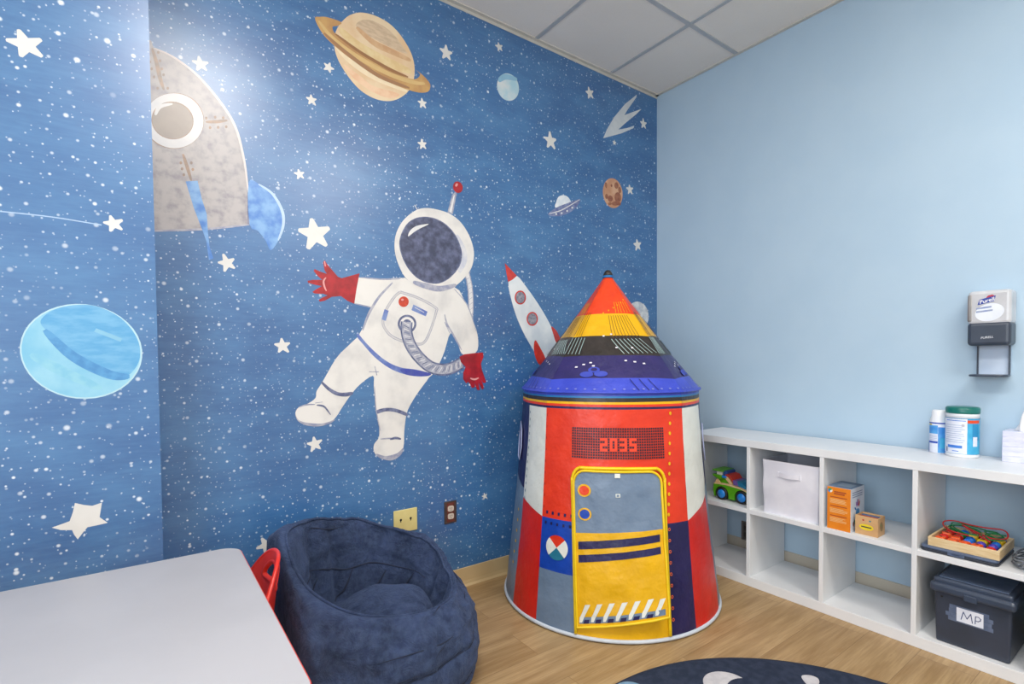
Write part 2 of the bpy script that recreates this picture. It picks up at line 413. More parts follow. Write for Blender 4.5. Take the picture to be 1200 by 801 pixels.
fg.line([(190, 335), (220, 338), (250, 350), (292, 405)], .008, SLATE).line([(180, 320), (235, 312)], .008, SUITG).line([(60, 350), (120, 332), (180, 330)], .006, SUITG)
fg.line([(650, 580), (720, 575), (800, 580)], .007, SUITG).line([(720, 582), (760, 572), (800, 580)], .012, SLATE)
fg.line([(640, 95), (570, 95)], .012, SUITG).line([(610, 55), (625, 120)], .012, SUITG).line([(608, 200), (620, 370), (650, 520)], .005, SUITG)
fg.fn = B
fg.poly([(270, 265), (340, 250), (420, 262), (500, 290), (570, 345), (625, 430), (655, 520), (657, 590), (640, 655), (600, 712), (540, 767), (470, 792), (390, 797), (310, 785), (240, 752), (190, 702), (150, 620), (129, 540), (129, 460), (150, 390), (195, 322)], SUIT)
fg.line([(540, 430), (585, 530), (590, 600), (560, 680)], .04, mat('helmet_shade', '#c3c6d2', '#dcdbdb', .45, 20)).line([(250, 745), (330, 770), (430, 790), (540, 765)], .03, SUITG)
fg.poly([(330, 308), (400, 320), (470, 358), (530, 423), (567, 500), (579, 570), (562, 640), (510, 707), (450, 747), (390, 757), (320, 742), (258, 702), (208, 640), (173, 565), (158, 490), (173, 420), (213, 353), (268, 318)], SLATE)
fg.poly([(332, 313), (400, 326), (466, 363), (525, 427), (560, 502), (572, 570), (556, 637), (507, 702), (450, 741), (390, 751), (322, 736), (263, 698), (213, 637), (179, 563), (164, 490), (179, 422), (217, 357), (270, 323)], VISOR)
fg.poly([(218, 440), (232, 400), (275, 370), (340, 357), (352, 361), (300, 386), (262, 408)], WHITEP)
fg.build('astronaut_picture', wall_back, 'white spacesuit figure with red gloves painted on the starry wall')

# ringed planet
fg = Fig(0, zz(360, 5, 6.675))
BALL = mat('planet_tan_paint', '#e6d0ae', '#dcbb93', .45, 6)
RING = mat('planet_ring_paint', '#c8a066', '#b4885a', .45, 12)
fg.poly([(430, 65), (520, 85), (620, 135), (700, 205), (770, 300), (820, 400), (840, 500), (830, 600), (790, 680), (720, 735), (640, 757), (540, 742), (440, 690), (360, 615), (290, 520), (240, 430), (213, 340), (215, 250), (245, 170), (310, 100), (370, 72)], BALL)
fg.poly([(380, 160), (450, 120), (560, 150), (670, 230), (760, 350), (780, 385), (700, 362), (560, 290), (430, 215)], mat('planet_grey_band', '#c4ac90', '#d6bea0', .45, 25, stretch=(1, 1, 3)))
fg.line([(385, 180), (520, 300), (650, 365), (812, 440)], .03, mat('planet_brown_band', '#c99e76', '#d4b087', .45, 20))
fg.line([(250, 190), (400, 330), (600, 440), (815, 530)], .05, mat('planet_yellow_band', '#e2cc9c', '#d9bc88', .45, 20))
fg.poly([(290, 470), (420, 565), (520, 640), (720, 700), (650, 735), (520, 690), (400, 610), (330, 545)], mat('planet_peach_band', '#e2b692', '#eac9a8', .45, 18))
fg.line([(225, 330), (330, 440), (520, 570), (780, 680)], .025, mat('planet_pale_band', '#efdcba', rough=.45))
fg.poly([(60, 108), (100, 98), (160, 102), (267, 140), (240, 168), (205, 172), (198, 190), (222, 232), (330, 320), (450, 402), (560, 468), (690, 538), (790, 578), (845, 585), (872, 570), (882, 545), (846, 512), (905, 555), (950, 605), (964, 640), (945, 683),
         (870, 690), (740, 652), (600, 592), (450, 503), (320, 412), (225, 335), (150, 265), (95, 190)], RING, True, 3)
fg.line([(90, 130), (200, 265), (400, 415), (640, 545), (830, 610), (920, 620)], .022, mat('ring_light', '#d6b67c', rough=.45)).line([(130, 225), (300, 375), (560, 560), (800, 655)], .02, mat('ring_dark', '#a37a58', rough=.45))
fg.line([(220, 232), (420, 378), (640, 505), (790, 570)], .016, mat('ring_shade', '#9a6f4b', rough=.45))
fg.build('planet_picture', wall_back, 'tan ringed planet painted high on the starry wall')

# big grey rocket, cut off by the boxed-out wall
fg = Fig(0, zz(170, 30, 2.861))
METAL = mat('rocket_grey_paint', '#b4afae', '#85808c', .45, 26, detail=12, lo=.4, hi=.8)
RUST = mat('rivet_brown', '#8b7a70', '#a98a72', .45, 40)
FIN = mat('fin_blue_paint', '#82aeda', '#4a7fc8', .45, 16)
fg.poly([(-10, 40), (20, 50), (29, 75), (60, 90), (105, 115), (150, 150), (195, 190), (232, 232), (265, 275), (292, 320), (310, 370), (326, 430), (340, 520), (345, 600), (350, 665), (200, 681), (100, 686), (-10, 690)], METAL, False)
fg.line([(24, 76), (40, 130), (50, 175), (63, 216)], .014, RUST).line([(203, 323), (240, 322), (276, 317)], .012, RUST).line([(127, 430), (140, 470), (155, 520)], .012, RUST).line([(344, 525), (346, 665)], .012, SLATE)
for p in [(14, 95), (16, 122), (22, 145), (30, 172), (44, 90), (50, 118), (56, 145), (62, 165), (42, 210), (76, 210), (205, 310), (235, 307), (262, 309), (218, 342), (245, 341), (272, 339), (120, 460), (124, 480), (130, 500), (155, 460), (160, 482)]:
    fg.ell(p[0], p[1], 4.5, 5, RUST)
fg.line([(30, 75), (105, 112), (195, 187), (292, 317), (330, 440), (346, 560)], .01, mat('rocket_edge', '#ddd4d0', rough=.45)).line([(-5, 689), (200, 682), (350, 667)], .008, SUITG)
fg.ell(97, 319, 101, 94, RUST).ell(97, 319, 99, 92, WHITEP, .15).ell(92, 318, 71, 63, RUST, .2).ell(92, 319, 68, 60, mat('porthole_taupe', '#988c84', '#a5998f', .45, 8), .2)
fg.line([(34, 300), (50, 272), (92, 262)], .012, WHITEP)
fg.poly([(136, 522), (176, 520), (190, 580), (207, 632), (210, 680), (216, 740), (229, 780), (214, 786), (205, 722), (190, 680), (163, 610)], FIN, False)
fg.poly([(347, 525), (380, 530), (425, 562), (458, 618), (463, 670), (447, 720), (421, 753), (405, 722), (378, 688), (350, 665)], FIN, True, 3)
fg.line([(380, 531), (426, 563), (459, 619), (463, 670), (446, 720)], .012, mat('fin_light', '#b9d2ee', rough=.45))
fg.build('rocket_picture', wall_back, 'large grey riveted rocket with round porthole painted on the wall')

# small white rocket behind the tent
fg = Fig(0, zz(580, 300, 5.72))
WR = mat('rocket_white_paint', '#dfe5e8', '#c3ced8', .45, 6)
RR = mat('rocket_red_paint', '#d2392b', '#b52f28', .45, 20)
fg.poly([(145, 130), (220, 220), (290, 320), (350, 420), (400, 520), (425, 600), (440, 700), (350, 740), (300, 700), (255, 625), (200, 530), (150, 420), (112, 300), (90, 172)], WR, True, 3)
fg.poly([(66, 46), (100, 82), (147, 132), (118, 157), (88, 173), (76, 110)], RR, False)
for c in ((170, 277), (250, 420)): fg.ell(c[0], c[1], 38, 47, RR).ell(c[0], c[1], 30, 38, mat('rocket_window', '#6c7080', '#9a9aa5', .45, 60))
fg.poly([(270, 562), (302, 610), (337, 680), (350, 730), (300, 728), (272, 680), (260, 615)], RR, True, 3).poly([(377, 470), (412, 500), (437, 550), (450, 600), (410, 578), (392, 525)], RR, True, 3)
fg.build('rocket_picture', wall_back, 'small white rocket with red nose and fins painted beside the tent')

fg = Fig(0)
fg.ell(595.3, 102, 12.6, 16.3, mat('pale_planet', '#a9cfdd', '#d8dfe0', .45, 9), -.25).line([(584, 95), (592, 90), (606, 93)], .03, mat('pale_planet_blue', '#8fbdd6', rough=.45))
fg.build('planet_picture', wall_back, 'small pale blue planet painted right of the ringed one')
fg = Fig(0, zz(620, 90, 4.713))
fg.poly([(409, 339), (430, 290), (470, 222), (530, 150), (596, 97), (591, 115), (545, 180), (526, 212), (570, 195), (621, 177), (592, 206), (530, 257), (493, 291), (540, 283), (581, 269), (577, 283), (510, 312)], mat('comet_grey_white', '#d5d8d8', '#c5cbd0', .45, 9), False)
fg.build('comet_picture', wall_back, 'white three-tailed comet painted near the ceiling corner')
fg = Fig(0, zz(620, 90, 4.713))
fg.ell(462, 642, 54, 83, mat('brown_moon_paint', '#d0a583', '#c08a66', .45, 12), -.12)
for p in [(425, 598, 6, 16), (482, 600, 11, 18), (500, 625, 8, 18), (490, 665, 18, 28), (448, 672, 14, 18), (428, 660, 8, 14), (480, 698, 24, 12), (455, 600, 5, 8), (498, 700, 8, 10), (446, 700, 10, 8)]:
    fg.ell(*p[:4], mat('crater_brown', '#8a4e38', '#a0694a', .45, 40), -.1)
fg.build('moon_picture', wall_back, 'brown cratered moon painted beside the light blue wall')
fg = Fig(0, zz(620, 90, 4.713))
fg.poly([(147, 722), (150, 690), (163, 662), (190, 653), (215, 664), (231, 690), (222, 710)], mat('dome_white', '#e8ecef', '#ced9e4', .45, 20))
fg.poly([(105, 756), (150, 722), (215, 696), (280, 674), (272, 705), (235, 742), (180, 766), (125, 769)], mat('saucer_slate', '#5a6392', '#8590b4', .45, 30), True, 3)
fg.line([(110, 755), (180, 735), (278, 678)], .006, WHITEP)
for p in [(150, 757), (180, 752), (210, 740), (238, 722)]: fg.ell(*p, 5, 5, WHITEP)
fg.build('flying_saucer_picture', wall_back, 'small flying saucer painted left of the brown moon')
fg = Fig(0); fg.ell(748, 369, 12, 16, mat('moon_white', '#dfe1e1', '#b3bac4', .45, 20), -.2)
fg.build('moon_picture', wall_back, 'pale moon painted behind the tip of the tent roof')
for cx, cy, r, rot in [(235, 75, 9, .2), (385, 79, 6.5, -.3), (365, 117, 6.5, .1), (351, 204, 6, .25), (266, 308, 10, .35), (369, 274, 19, .2), (523, 62, 9, .05), (585, 55, 5.5, .3), (495, 121, 6, .15), (495, 169, 6, .2),
                       (645, 165, 10, .1), (691, 109, 7, .3), (754, 145, 6, .1), (720, 167, 3.2, 0), (738, 222, 6, .15), (747, 287, 7, .2), (331, 405, 9.5, .1), (369, 520, 9, .15), (312, 638, 10, .5), (568, 581, 4, .2)]:
    c = at(cx, cy, 1, 0); r = (at(cx, cy-r, 1, 0)-c).length
    f2 = Fig(0); f2.poly([(c.x+a, 0, c.z+b) for a, b in star_pts(r, rot, .5, .08)], CREAM, False, raw=True)
    f2.mb.build('star_picture', wall_back)
# on the boxed-out part
fg = Fig(COLY)
PLB = mat('ice_planet_paint', '#76b8d6', '#9accde', .45, 5, detail=7); PLD = mat('ice_planet_band', '#579fce', '#72b0d6', .45, 14, detail=8, stretch=(1, 1, 3))
Z = zz(0, 320, 2.108)
fg.ell(95, 411.5, 72, 55.5, mat('ice_planet_rim', '#b4d6e2', rough=.45), .1).ell(95, 411.5, 70, 53.8, PLB, .1); fg.fn = Z
fg.poly([(100, 118), (130, 92), (180, 79), (240, 82), (300, 112), (338, 160), (346, 205), (330, 240), (300, 258), (250, 250), (200, 215), (150, 175), (118, 145)], PLD)
fg.line([(110, 140), (180, 205), (270, 250), (320, 255)], .03, mat('ice_planet_deep', '#4688bf', '#579bcc', .45, 30)).line([(75, 200), (150, 240), (250, 285)], .03, mat('ice_planet_pale', '#8ec6d8', '#7dbcd6', .45, 30))
fg.line([(235, 140), (300, 165)], .035, mat('ice_planet_light', '#84bcd8', rough=.45))
fg.build('planet_picture', wall_left, 'large icy blue banded planet painted left of the wall corner')
fg = Fig(COLY); fg.line([(0, 247.5), (60, 254), (119, 263.5)], .0035, mat('trail_white', '#a9c4e2', rough=.45), taper=False); fg.build('star_trail_picture', wall_left, 'thin pale shooting star line')
for cx, cy, r, rot in [(30, 52, 17, .35), (133, 262, 10, .3)]:
    c = at(cx, cy, 1, COLY); r = (at(cx, cy-r, 1, COLY)-c).length
    f2 = Fig(COLY); f2.poly([(c.x+a*1.02, 0, c.z+b) for a, b in star_pts(r, rot, .5, .08)], CREAM, False, raw=True); f2.mb.build('star_picture', wall_left)
fg = Fig(COLY, Z)
fg.poly([(128, 628), (150, 620), (172, 612), (180, 590), (185, 567), (208, 572), (228, 574), (252, 566), (248, 590), (246, 602), (266, 616), (240, 622), (216, 627), (205, 640), (192, 657), (183, 645), (178, 634), (150, 634)], CREAM, False)
fg.mb.build('star_picture', wall_left)

for o in list(wall_back.children)+list(wall_left.children):         # the paintings are printed on the same satin paper
    for m in o.data.materials:
        b = m.node_tree.nodes['Principled BSDF']; b.inputs['Roughness'].default_value = .33; b.inputs['Specular IOR Level'].default_value = .65

# ------------------------------------------------------------------ wall plates
IV = mat('ivory_plastic', '#e3d38f', '#decd88', .35, 20); DK = mat('dark_hole', '#1b1715', rough=.7)
def plate(name, label, cx, cz, w, h, m): return thing(name, label, 'wall plate', (cx, 0, cz), 0)
t = thing('wall_plate', 'cream double wall plate with two small holes above the bean bag', 'wall plate', (-1.92, 0, .415))
MB().box((-.062, -.006, -.056), (.062, 0, .056), IV, .003).build('plate', t)
for x in (-.026, .026):
    m = MB().lathe([(0, 0), (.0055, 0), (.0055, .003), (0, .003)], DK, 14, Matrix.Translation((x, -.0055, .008)) @ Matrix.Rotation(PI/2, 4, 'X')); m.box((x-.002, -.0068, -.004), (x+.002, -.005, .006), DK)
    m.build('jack_hole', t)
BRN = mat('dark_metal_plate', '#4b3f3c', '#5c4d47', .35, 30, metal=.3); MAH = mat('brown_plate_face', '#6d3a31', '#603129', .4, 30); IVO = mat('outlet_beige', '#cfc2b5', rough=.4)
def outlet(name, label, loc, rz, pm, fm, om):
    t = thing(name, label, 'outlet', loc, rz)
    MB().box((-.036, -.006, -.058), (.036, 0, .058), pm, .003).box((-.022, -.0066, -.05), (.022, -.003, .05), fm, .001).build('cover_plate', t)
    for z in (-.02, .02):
        r = MB().prism([(x, y) for x, y in rrect(-.017, -.0145, .017, .0145, .009)], 0, .004, om, M=Matrix.Translation((0, -.006, z)) @ Matrix.Rotation(PI/2, 4, 'X')).build('receptacle', t)
        s = MB()
        for x in (-.006, .006): s.box((x-.0012, -.0104, z-.001), (x+.0012, -.0099, z+.007), DK)
        s.box((-.002, -.0104, z-.0095), (.002, -.0099, z-.005), DK).build('slot', r)
outlet('power_outlet', 'brown duplex power outlet on the starry wall left of the tent', (-1.67, 0, .411), 0, BRN, MAH, IVO)
p = at(858, 634, 0, -.012)
outlet('power_outlet', 'dark outlet on the wall behind the lowest cubby nearest the tent', (0, -.672, .15), -PI/2, mat('grey_plate', '#6a6661', rough=.4), mat('grey_face', '#4a4744', rough=.4), mat('grey_recept', '#37342f', rough=.4))

# ------------------------------------------------------------------ cube shelf
LAM = mat('white_laminate', '#e4e6e8', '#dfe2e5', .38, 5, spec=.4)
SD0, SD1 = -.39, -.02           # front and back
Y0 = -.5165; TH = .0375; BT = .0186; PITCHY = .357; ZB, ZM0, ZM1, ZT, ZTT = .0486, .382, .406, .7321, .7697
yd = [-.885-.357*k for k in range(3)]; YE = -1.956
shelf = thing('cube_shelf', 'long low white cube shelf with eight open cubbies along the light blue wall', 'shelf', ((SD0+SD1)/2, -1.2553, 0))
ox, oy = -(SD0+SD1)/2, 1.2553
def sbox(name, lo, hi):
    return MB().box((lo[0]+ox, lo[1]+oy, lo[2]), (hi[0]+ox, hi[1]+oy, hi[2]), LAM, .0012, 1).build(name, shelf)
sbox('top_board', (SD0, YE-TH, ZT), (SD1, Y0, ZTT)); sbox('bottom_board', (SD0, YE-TH, 0), (SD1, Y0, ZB))
sbox('side_panel', (SD0, Y0-TH, ZB), (SD1, Y0, ZT)); sbox('side_panel', (SD0, YE-TH, ZB), (SD1, YE, ZT))
for y in yd: sbox('divider', (SD0+.001, y-BT, ZB), (SD1, y, ZT))
ys = [Y0-TH] + [v for y in yd for v in (y, y-BT)] + [YE]
for k in range(4): sbox('middle_board', (SD0+.001, ys[2*k+1], ZM0), (SD1, ys[2*k], ZM1))
R90 = -PI/2                      # local x runs to the right along the wall, local y into the shelf

# white fabric bin
FAB = mat('white_bin_fabric', '#e6e6ee', '#dcdce6', .75, 8, bump=.3, bscale=300); LINE = mat('bin_lining', '#b9bcc8', rough=.8)
t = thing('storage_bin', 'white fabric storage bin with a front pull strap in the upper cubby', 'bin', (-.235, -1.094, ZM1), R90)
w, d, h = .138, .135, .272
b = MB(); outer = rrect(-w, -d, w, d, .012, 3); N = len(outer)
def binpt(u, v, inn=0):
    i = int(u*N+.5) % N; x, y = outer[i]; s = (.965+.035*v)-inn
    bow = .003*math.sin(PI*v)*noise.noise(Vector((x*9, y*9, v*3)))
    return (x*s+bow, y*s+bow*2, h*v)
b.grid(lambda u, v: binpt(u, v), N, 10, FAB, True, True); b.grid(lambda u, v: binpt(1-u, v, .03), N, 10, LINE, True, True)
o = len(b.v); b.grid(lambda u, v: binpt(u, 1, .03*v), N, 1, FAB, True, True)
b.add([(p[0]*.96, p[1]*.96, .003) for p in outer], [tuple(range(N))], LINE); b.build('body', t)
s = MB(); s.grid(lambda u, v: (-.052+.104*u, -d-.002-.008*math.sin(PI*u), .196+.022*v-.002*math.sin(PI*u)), 14, 2, FAB)
s.grid(lambda u, v: (.052-.104*u, -d-.0005-.008*math.sin(PI*u), .196+.022*v-.002*math.sin(PI*u)), 14, 2, FAB)
for x in (-.052, .052): s.box((x-.003, -d-.003, .194), (x+.003, -d+.002, .22), FAB)
s.build('pull_strap', t)

# toy car
GRN = mat('toy_green_paint', '#57a51a', '#4f9a17', .35, 20); WOOD = mat('toy_pale_wood', '#dcbf92', '#cfae7e', .5, 30, stretch=(1, 1, 6)); BLK = mat('black_rubber', '#1b1b1d', rough=.55)
TBL = mat('toy_blue', '#1f86dd', rough=.35); TRD = mat('toy_red', '#b3372a', rough=.4); TPU = mat('toy_purple', '#75599c', '#5f4f94', .4, 30); TTE = mat('toy_teal', '#1f7396', rough=.35)
t = thing('toy_car', 'green wooden toy car with blue wheels in the upper cubby beside the tent', 'toy car', (-.27, -.762, ZM1), R90)
RX = Matrix.Rotation(PI/2, 4, 'X')
def side(pts, y0, y1, m, bev=.002): return MB().prism(pts, -y1, -y0, m, bev, RX)      # pts are (x, z); spans depth y0..y1
def arch(cx, n=9): return [(cx+.041*math.cos(PI*k/n), .034+.041*math.sin(PI*k/n)) for k in range(n+1)]
side([(-.1, .012), (-.107, .045), (-.104, .082), (-.03, .086), (.05, .08), (.095, .068), (.118, .052), (.12, .03), (.118, .012), (.107, .012)]+arch(.064)+[(.023, .012), (-.013, .012)]+arch(-.054)+[(-.095, .012)], -.062, .062, GRN, 0).build('body', t)
side([(-.104, .082), (-.1, .09), (-.03, .094), (.05, .088), (.095, .076), (.117, .058), (.118, .052), (.095, .068), (.05, .08), (-.03, .086)], -.061, .061, WOOD, 0).build('trim_layer', t)
side([(-.098, .09), (-.094, .108), (-.082, .114), (-.066, .092)], -.055, .055, WOOD, .001).build('rear_post', t)
side([(-.074, .092), (-.082, .114), (-.045, .122), (-.02, .094)], -.05, .05, GRN, .002).build('cabin', t)
side([(-.042, .122), (-.014, .094), (.004, .093), (-.018, .124), (-.03, .132)], -.052, .052, WOOD, .001).build('window_post', t)
side([(-.05, .132), (-.035, .145), (-.012, .14), (.006, .116), (.008, .1), (-.012, .124), (-.02, .131)], -.05, .05, TRD, .002).build('roof', t)
side([(.008, .093), (.004, .118), (.03, .117), (.036, .091)], -.05, .05, TPU, .002).build('side_window', t)
side([(.036, .09), (.03, .117), (.056, .112), (.094, .079), (.085, .076)], -.048, .048, TTE, .002).build('windshield', t)
spo = MB().prism([(-.11, .126), (-.112, .136), (-.06, .134), (-.04, .124), (-.06, .114), (-.08, .114)], -.06, .06, GRN, .002, RX).prism([(-.114, .156), (-.112, .164), (-.055, .162), (-.048, .156)], -.06, .06, GRN, .002, RX).build('spoiler', t)
MB().box((-.092, -.05, .135), (-.06, .05, .157), mat('toy_white', '#e6e3de', rough=.4), .002).build('spoiler_block', spo)
MB().box((-.058, -.045, .133), (-.034, .045, .16), mat('toy_navy', '#2b4a86', rough=.4), .004).build('seat_block', t)
MB().box((-.054, -.063, .124), (-.03, -.05, .136), TBL, .003).build('side_lamp', t)
for x in (-.054, .064):
    for y in (-.057, .057):
        s = -1 if y < 0 else 1
        W = Matrix.Translation((x, y, .035)) @ Matrix.Rotation(PI/2*s*-1, 4, 'X')
        wh = MB().lathe([(0, -.012), (.03, -.012), (.035, -.008), (.035, .006), (.032, .0095), (.024, .01), (.024, .006), (0, .006)], BLK, 28, W).build('wheel', t)
        MB().lathe([(0, .002), (.0235, .002), (.0235, .0105), (.012, .0125), (.008, .015), (0, .0155)], TBL, 24, W).build('hub_cap', wh)

# orange box and small wooden box
ORG = mat('orange_card', '#e8891f', '#e27f18', .45, 20); CARD = mat('box_white_card', '#d4dbe6', '#c6d0de', .45, 9); BTOP = mat('box_top_blue_grey', '#5c7392', '#7088a4', .4, 12)
TXT = mat('print_pale_orange', '#f2c183', rough=.5); TXR = mat('print_red_brown', '#a84e2a', rough=.5)
t = thing('game_box', 'tall orange box with pale handprint side standing in the cubby', 'box', (-.305, -1.322, ZM1), R90)
bw, bd, bh = .049, .075, .197
m = MB(); m.box((-bw, -bd, 0), (bw, bd, bh), CARD, .001, 1)
m.add([(-bw+.0005, -bd-.0004, .001), (bw-.0005, -bd-.0004, .001), (bw-.0005, -bd-.0004, bh-.001), (-bw+.0005, -bd-.0004, bh-.001)], [(0, 1, 2, 3)], ORG)
m.add([(-bw, -bd, bh+.0004), (bw, -bd, bh+.0004), (bw, bd, bh+.0004), (-bw, bd, bh+.0004)], [(0, 1, 2, 3)], BTOP)
m.add([(-bw*.5, -bd*.5, bh+.0007), (bw*.7, -bd*.5, bh+.0007), (bw*.7, bd*.4, bh+.0007), (-bw*.5, bd*.4, bh+.0007)], [(0, 1, 2, 3)], mat('box_top_light', '#8ea2b6', rough=.4))
def bar(x0, z0, x1, z1, mm, e=.0007): m.add([(x0, -bd-e, z0), (x1, -bd-e, z0), (x1, -bd-e, z1), (x0, -bd-e, z1)], [(0, 1, 2, 3)], mm)
rnd = random.Random(3)
for k in range(2): bar(-.02, .172-.009*k, .03-.006*k, .178-.009*k, TXR)
for z in (.148, .107, .062): bar(-.036, z, .034, z+.004, TXR)
for z0, n in ((.126, 4), (.082, 4), (.04, 4)):
    for k in range(n): bar(-.037, z0+.0055*k-.004, .037-rnd.random()*.02, z0+.0055*k-.0012, TXT)
for k, c in enumerate(('#2d9a52', '#2f7fd0', '#f0e9d8')):
    a0 = 2*PI*k/3+.5; pts = [(-.036, -bd-.0009, .178)]+[(-.036+.0095*math.cos(a0+2*PI/3*q/6), -bd-.0009, .178+.0095*math.sin(a0+2*PI/3*q/6)) for q in range(7)]
    m.add(pts, [tuple(range(len(pts)))], mat('badge_%d' % k, c, rough=.5))
# handprint on the pale side
xs = bw+.0005
def sidep(pts, mm): m.add([(xs, y, z) for y, z in pts], [tuple(range(len(pts)))], mm)
def blob(cy_, cz_, ry, rz_, rot, mm): sidep(ell(cy_, cz_, ry, rz_, rot, 16), mm)
HB = mat('handprint_blue', '#2f7fb4', '#2b5f9c', .5, 40)
blob(.0, .082, .02, .018, 0, HB)
for a, L, c in ((1.95, .05, '#8e4fa0'), (1.65, .058, '#4a4f9c'), (1.4, .056, '#c24a6a'), (1.1, .05, '#b5584a'), (2.55, .04, '#2f6fae')):
    blob(math.cos(a)*L*.75, .085+math.sin(a)*L*.75, .005, L*.3, a-PI/2, mat('finger_'+c[1:], c, rough=.5))
for k in range(3): sidep([(-.06, .155+.01*k), (.05, .155+.01*k), (.05, .159+.01*k), (-.06, .159+.01*k)], mat('print_grey_blue', '#7d8db0', rough=.5))
for a in range(6): blob(-.045+.016*a, .035+.006*(a % 2), .006, .012, .5*a, mat('paint_blots_%d' % (a % 3), ('#8a4a3a', '#3f8a5a', '#c98a3a')[a % 3], rough=.5))
m.build('carton', t)
KR = mat('kraft_wood', '#cfa778', '#c59a69', .55, 10); KRD = mat('kraft_inside', '#8a6a48', rough=.7)
t = thing('small_box', 'small tan box with a yellow oval in front of the orange box', 'box', (-.318, -1.425, ZM1), R90)
bw, bd, bh = .044, .04, .083
m = MB(); th = .004
for lo, hi in (((-bw, -bd, 0), (bw, -bd+th, bh)), ((-bw, bd-th, 0), (bw, bd, bh)), ((-bw, -bd+th, 0), (-bw+th, bd-th, bh)), ((bw-th, -bd+th, 0), (bw, bd-th, bh)), ((-bw+th, -bd+th, 0), (bw-th, bd-th, .004))): m.box(lo, hi, KR, .0006, 1)
sbm = m; m = MB()
for k in range(3): m.box((-bw+th, -bd+th+.025*k+.003, .06), (bw-th, -bd+th+.025*k+.02, .076), mat('card_teal_%d' % k, ('#3f7f6c', '#b0563c', '#4f6f9a')[k], rough=.6), .001)
m.build('card_stack', t)
m = sbm; y = -bd-.0004
m.add([(a, y, b) for a, b in ell(0, .036, .028, .0135, 0, 28)], [tuple(range(28))], mat('yellow_oval', '#e8cf2a', rough=.5))
m.add([(-.02, y-.0003, .034), (.02, y-.0003, .0335), (.02, y-.0003, .039), (-.02, y-.0003, .0395)], [(0, 1, 2, 3)], mat('oval_text', '#4a4a3c', rough=.5))
for x, c in ((-.012, '#b3322c'), (.014, '#2a7f8c')): m.add([(a, y, b) for a, b in ell(x, .066, .004, .004, 0, 14)], [tuple(range(14))], mat('dot_'+c[1:], c, rough=.5))
m.add([(bw+.0004, a, b) for a, b in ell(.0, .042, .017, .022, .3, 16)], [tuple(range(16))], mat('leaf_mark', '#7d8a4c', '#a06a48', .5, 90))
m.build('body', t)

# grey case, wooden tray, beads and laces
GRY = mat('grey_blue_plastic', '#56647e', '#4c5a74', .4, 12); DGR = mat('charcoal_plastic', '#272c38', rough=.45)
t = thing('plastic_case', 'flat dark grey plastic case lying under the wooden bead tray', 'case', (-.24, -1.742, ZM1), R90)
MB().prism(rrect(-.12, -.135, .12, .135, .02), 0, .012, DGR, .004).build('base', t)
MB().prism(rrect(-.119, -.134, .119, .134, .02), .011, .024, GRY, .006).build('lid', t)
m = MB(); m.box((-.03, -.138, .004), (.022, -.13, .02), GRY, .002); m.build('latch', t)
m = MB(); m.add([(-.016, -.1384, .011), (.008, -.1384, .011), (.008, -.1384, .0135), (-.016, -.1384, .0135)], [(0, 1, 2, 3)], mat('latch_print', '#2d3850', rough=.5)); m.build('latch_print', t)
TZ = ZM1+.024
PINE = mat('tray_pine', '#e2ca9f', '#d4b889', .5, 8, stretch=(2, 2, 14)); 
t = thing('bead_tray', 'pale wooden tray of lacing beads on top of the grey case', 'tray', (-.248, -1.755, TZ), R90)
tw, td, thh = .108, .118, .036
MB().box((-tw+.008, -td+.008, 0), (tw-.008, td-.008, .005), PINE).build('bottom', t)
for lo, hi in (((-tw, -td, 0), (tw, -td+.008, thh)), ((-tw, td-.008, 0), (tw, td, thh)), ((-tw, -td+.008, 0), (-tw+.008, td-.008, thh)), ((tw-.008, -td+.008, 0), (tw, td-.008, thh))): MB().box(lo, hi, PINE, .001, 1).build('side', t)
bcols = {'orange': '#e2561e', 'red': '#c8241f', 'blue': '#1f6fd0', 'purple': '#4a3fa8', 'yellow': '#e8c11f', 'green': '#1f7f3f'}
rows = [['orange', 'orange', 'orange', 'orange', 'red'], ['red', 'orange', 'blue', 'purple', 'purple'], ['orange', 'red', 'blue', 'yellow', 'blue'], ['red', 'green', 'yellow', 'orange', 'yellow'], ['green', 'blue', 'red', 'green', 'blue']]
protos = {}
first = {}
shape_w = {'orange': 'orange square', 'red': 'red round', 'blue': 'blue round', 'purple': 'purple round', 'yellow': 'yellow square', 'green': 'green round'}
for j, row in enumerate(rows):
    for i, c in enumerate(row):
        if c not in protos:
            m = MB(); bmn = mat('bead_'+c, bcols[c], rough=.3)
            if c in ('orange', 'yellow'):
                bm = bmesh.new(); bmesh.ops.create_cube(bm, size=.031); bmesh.ops.bevel(bm, geom=bm.edges[:], offset=.005, segments=3, profile=.5, affect='EDGES'); m.bm(bm, bmn, True)
                for s in (1, -1): m.lathe([(0, 0), (.005, 0), (.005, .0006), (0, .0006)], DK, 12, Matrix.Translation((0, 0, s*.0155)) @ (Matrix.Identity(4) if s > 0 else Matrix.Rotation(PI, 4, 'X')))
            else: m.lathe([(.0045, -.015)]+[(.0175*math.cos(a), .0165*math.sin(a)) for a in [-1.2+2.4*k/12 for k in range(13)]]+[(.0045, .015), (.0045, -.015)], bmn, 20)
            o = m.build('lacing_bead'); protos[c] = o
        else: o = protos[c].copy(); COL.objects.link(o)
        lx, ly = -.077+.0385*i+random.uniform(-.002, .002), -.083+.0415*j+random.uniform(-.002, .002)
        o.location = (-.248+ly, -1.755-lx, TZ+.005+.0165); o.rotation_euler = (random.choice((0, PI/2)), 0, random.uniform(-.3, .3))
        if o.rotation_euler.x: o.rotation_euler.y = 0
        tag(o, '%s wooden lacing bead in the pale wooden tray' % shape_w[c], 'bead', 'beads in the tray')
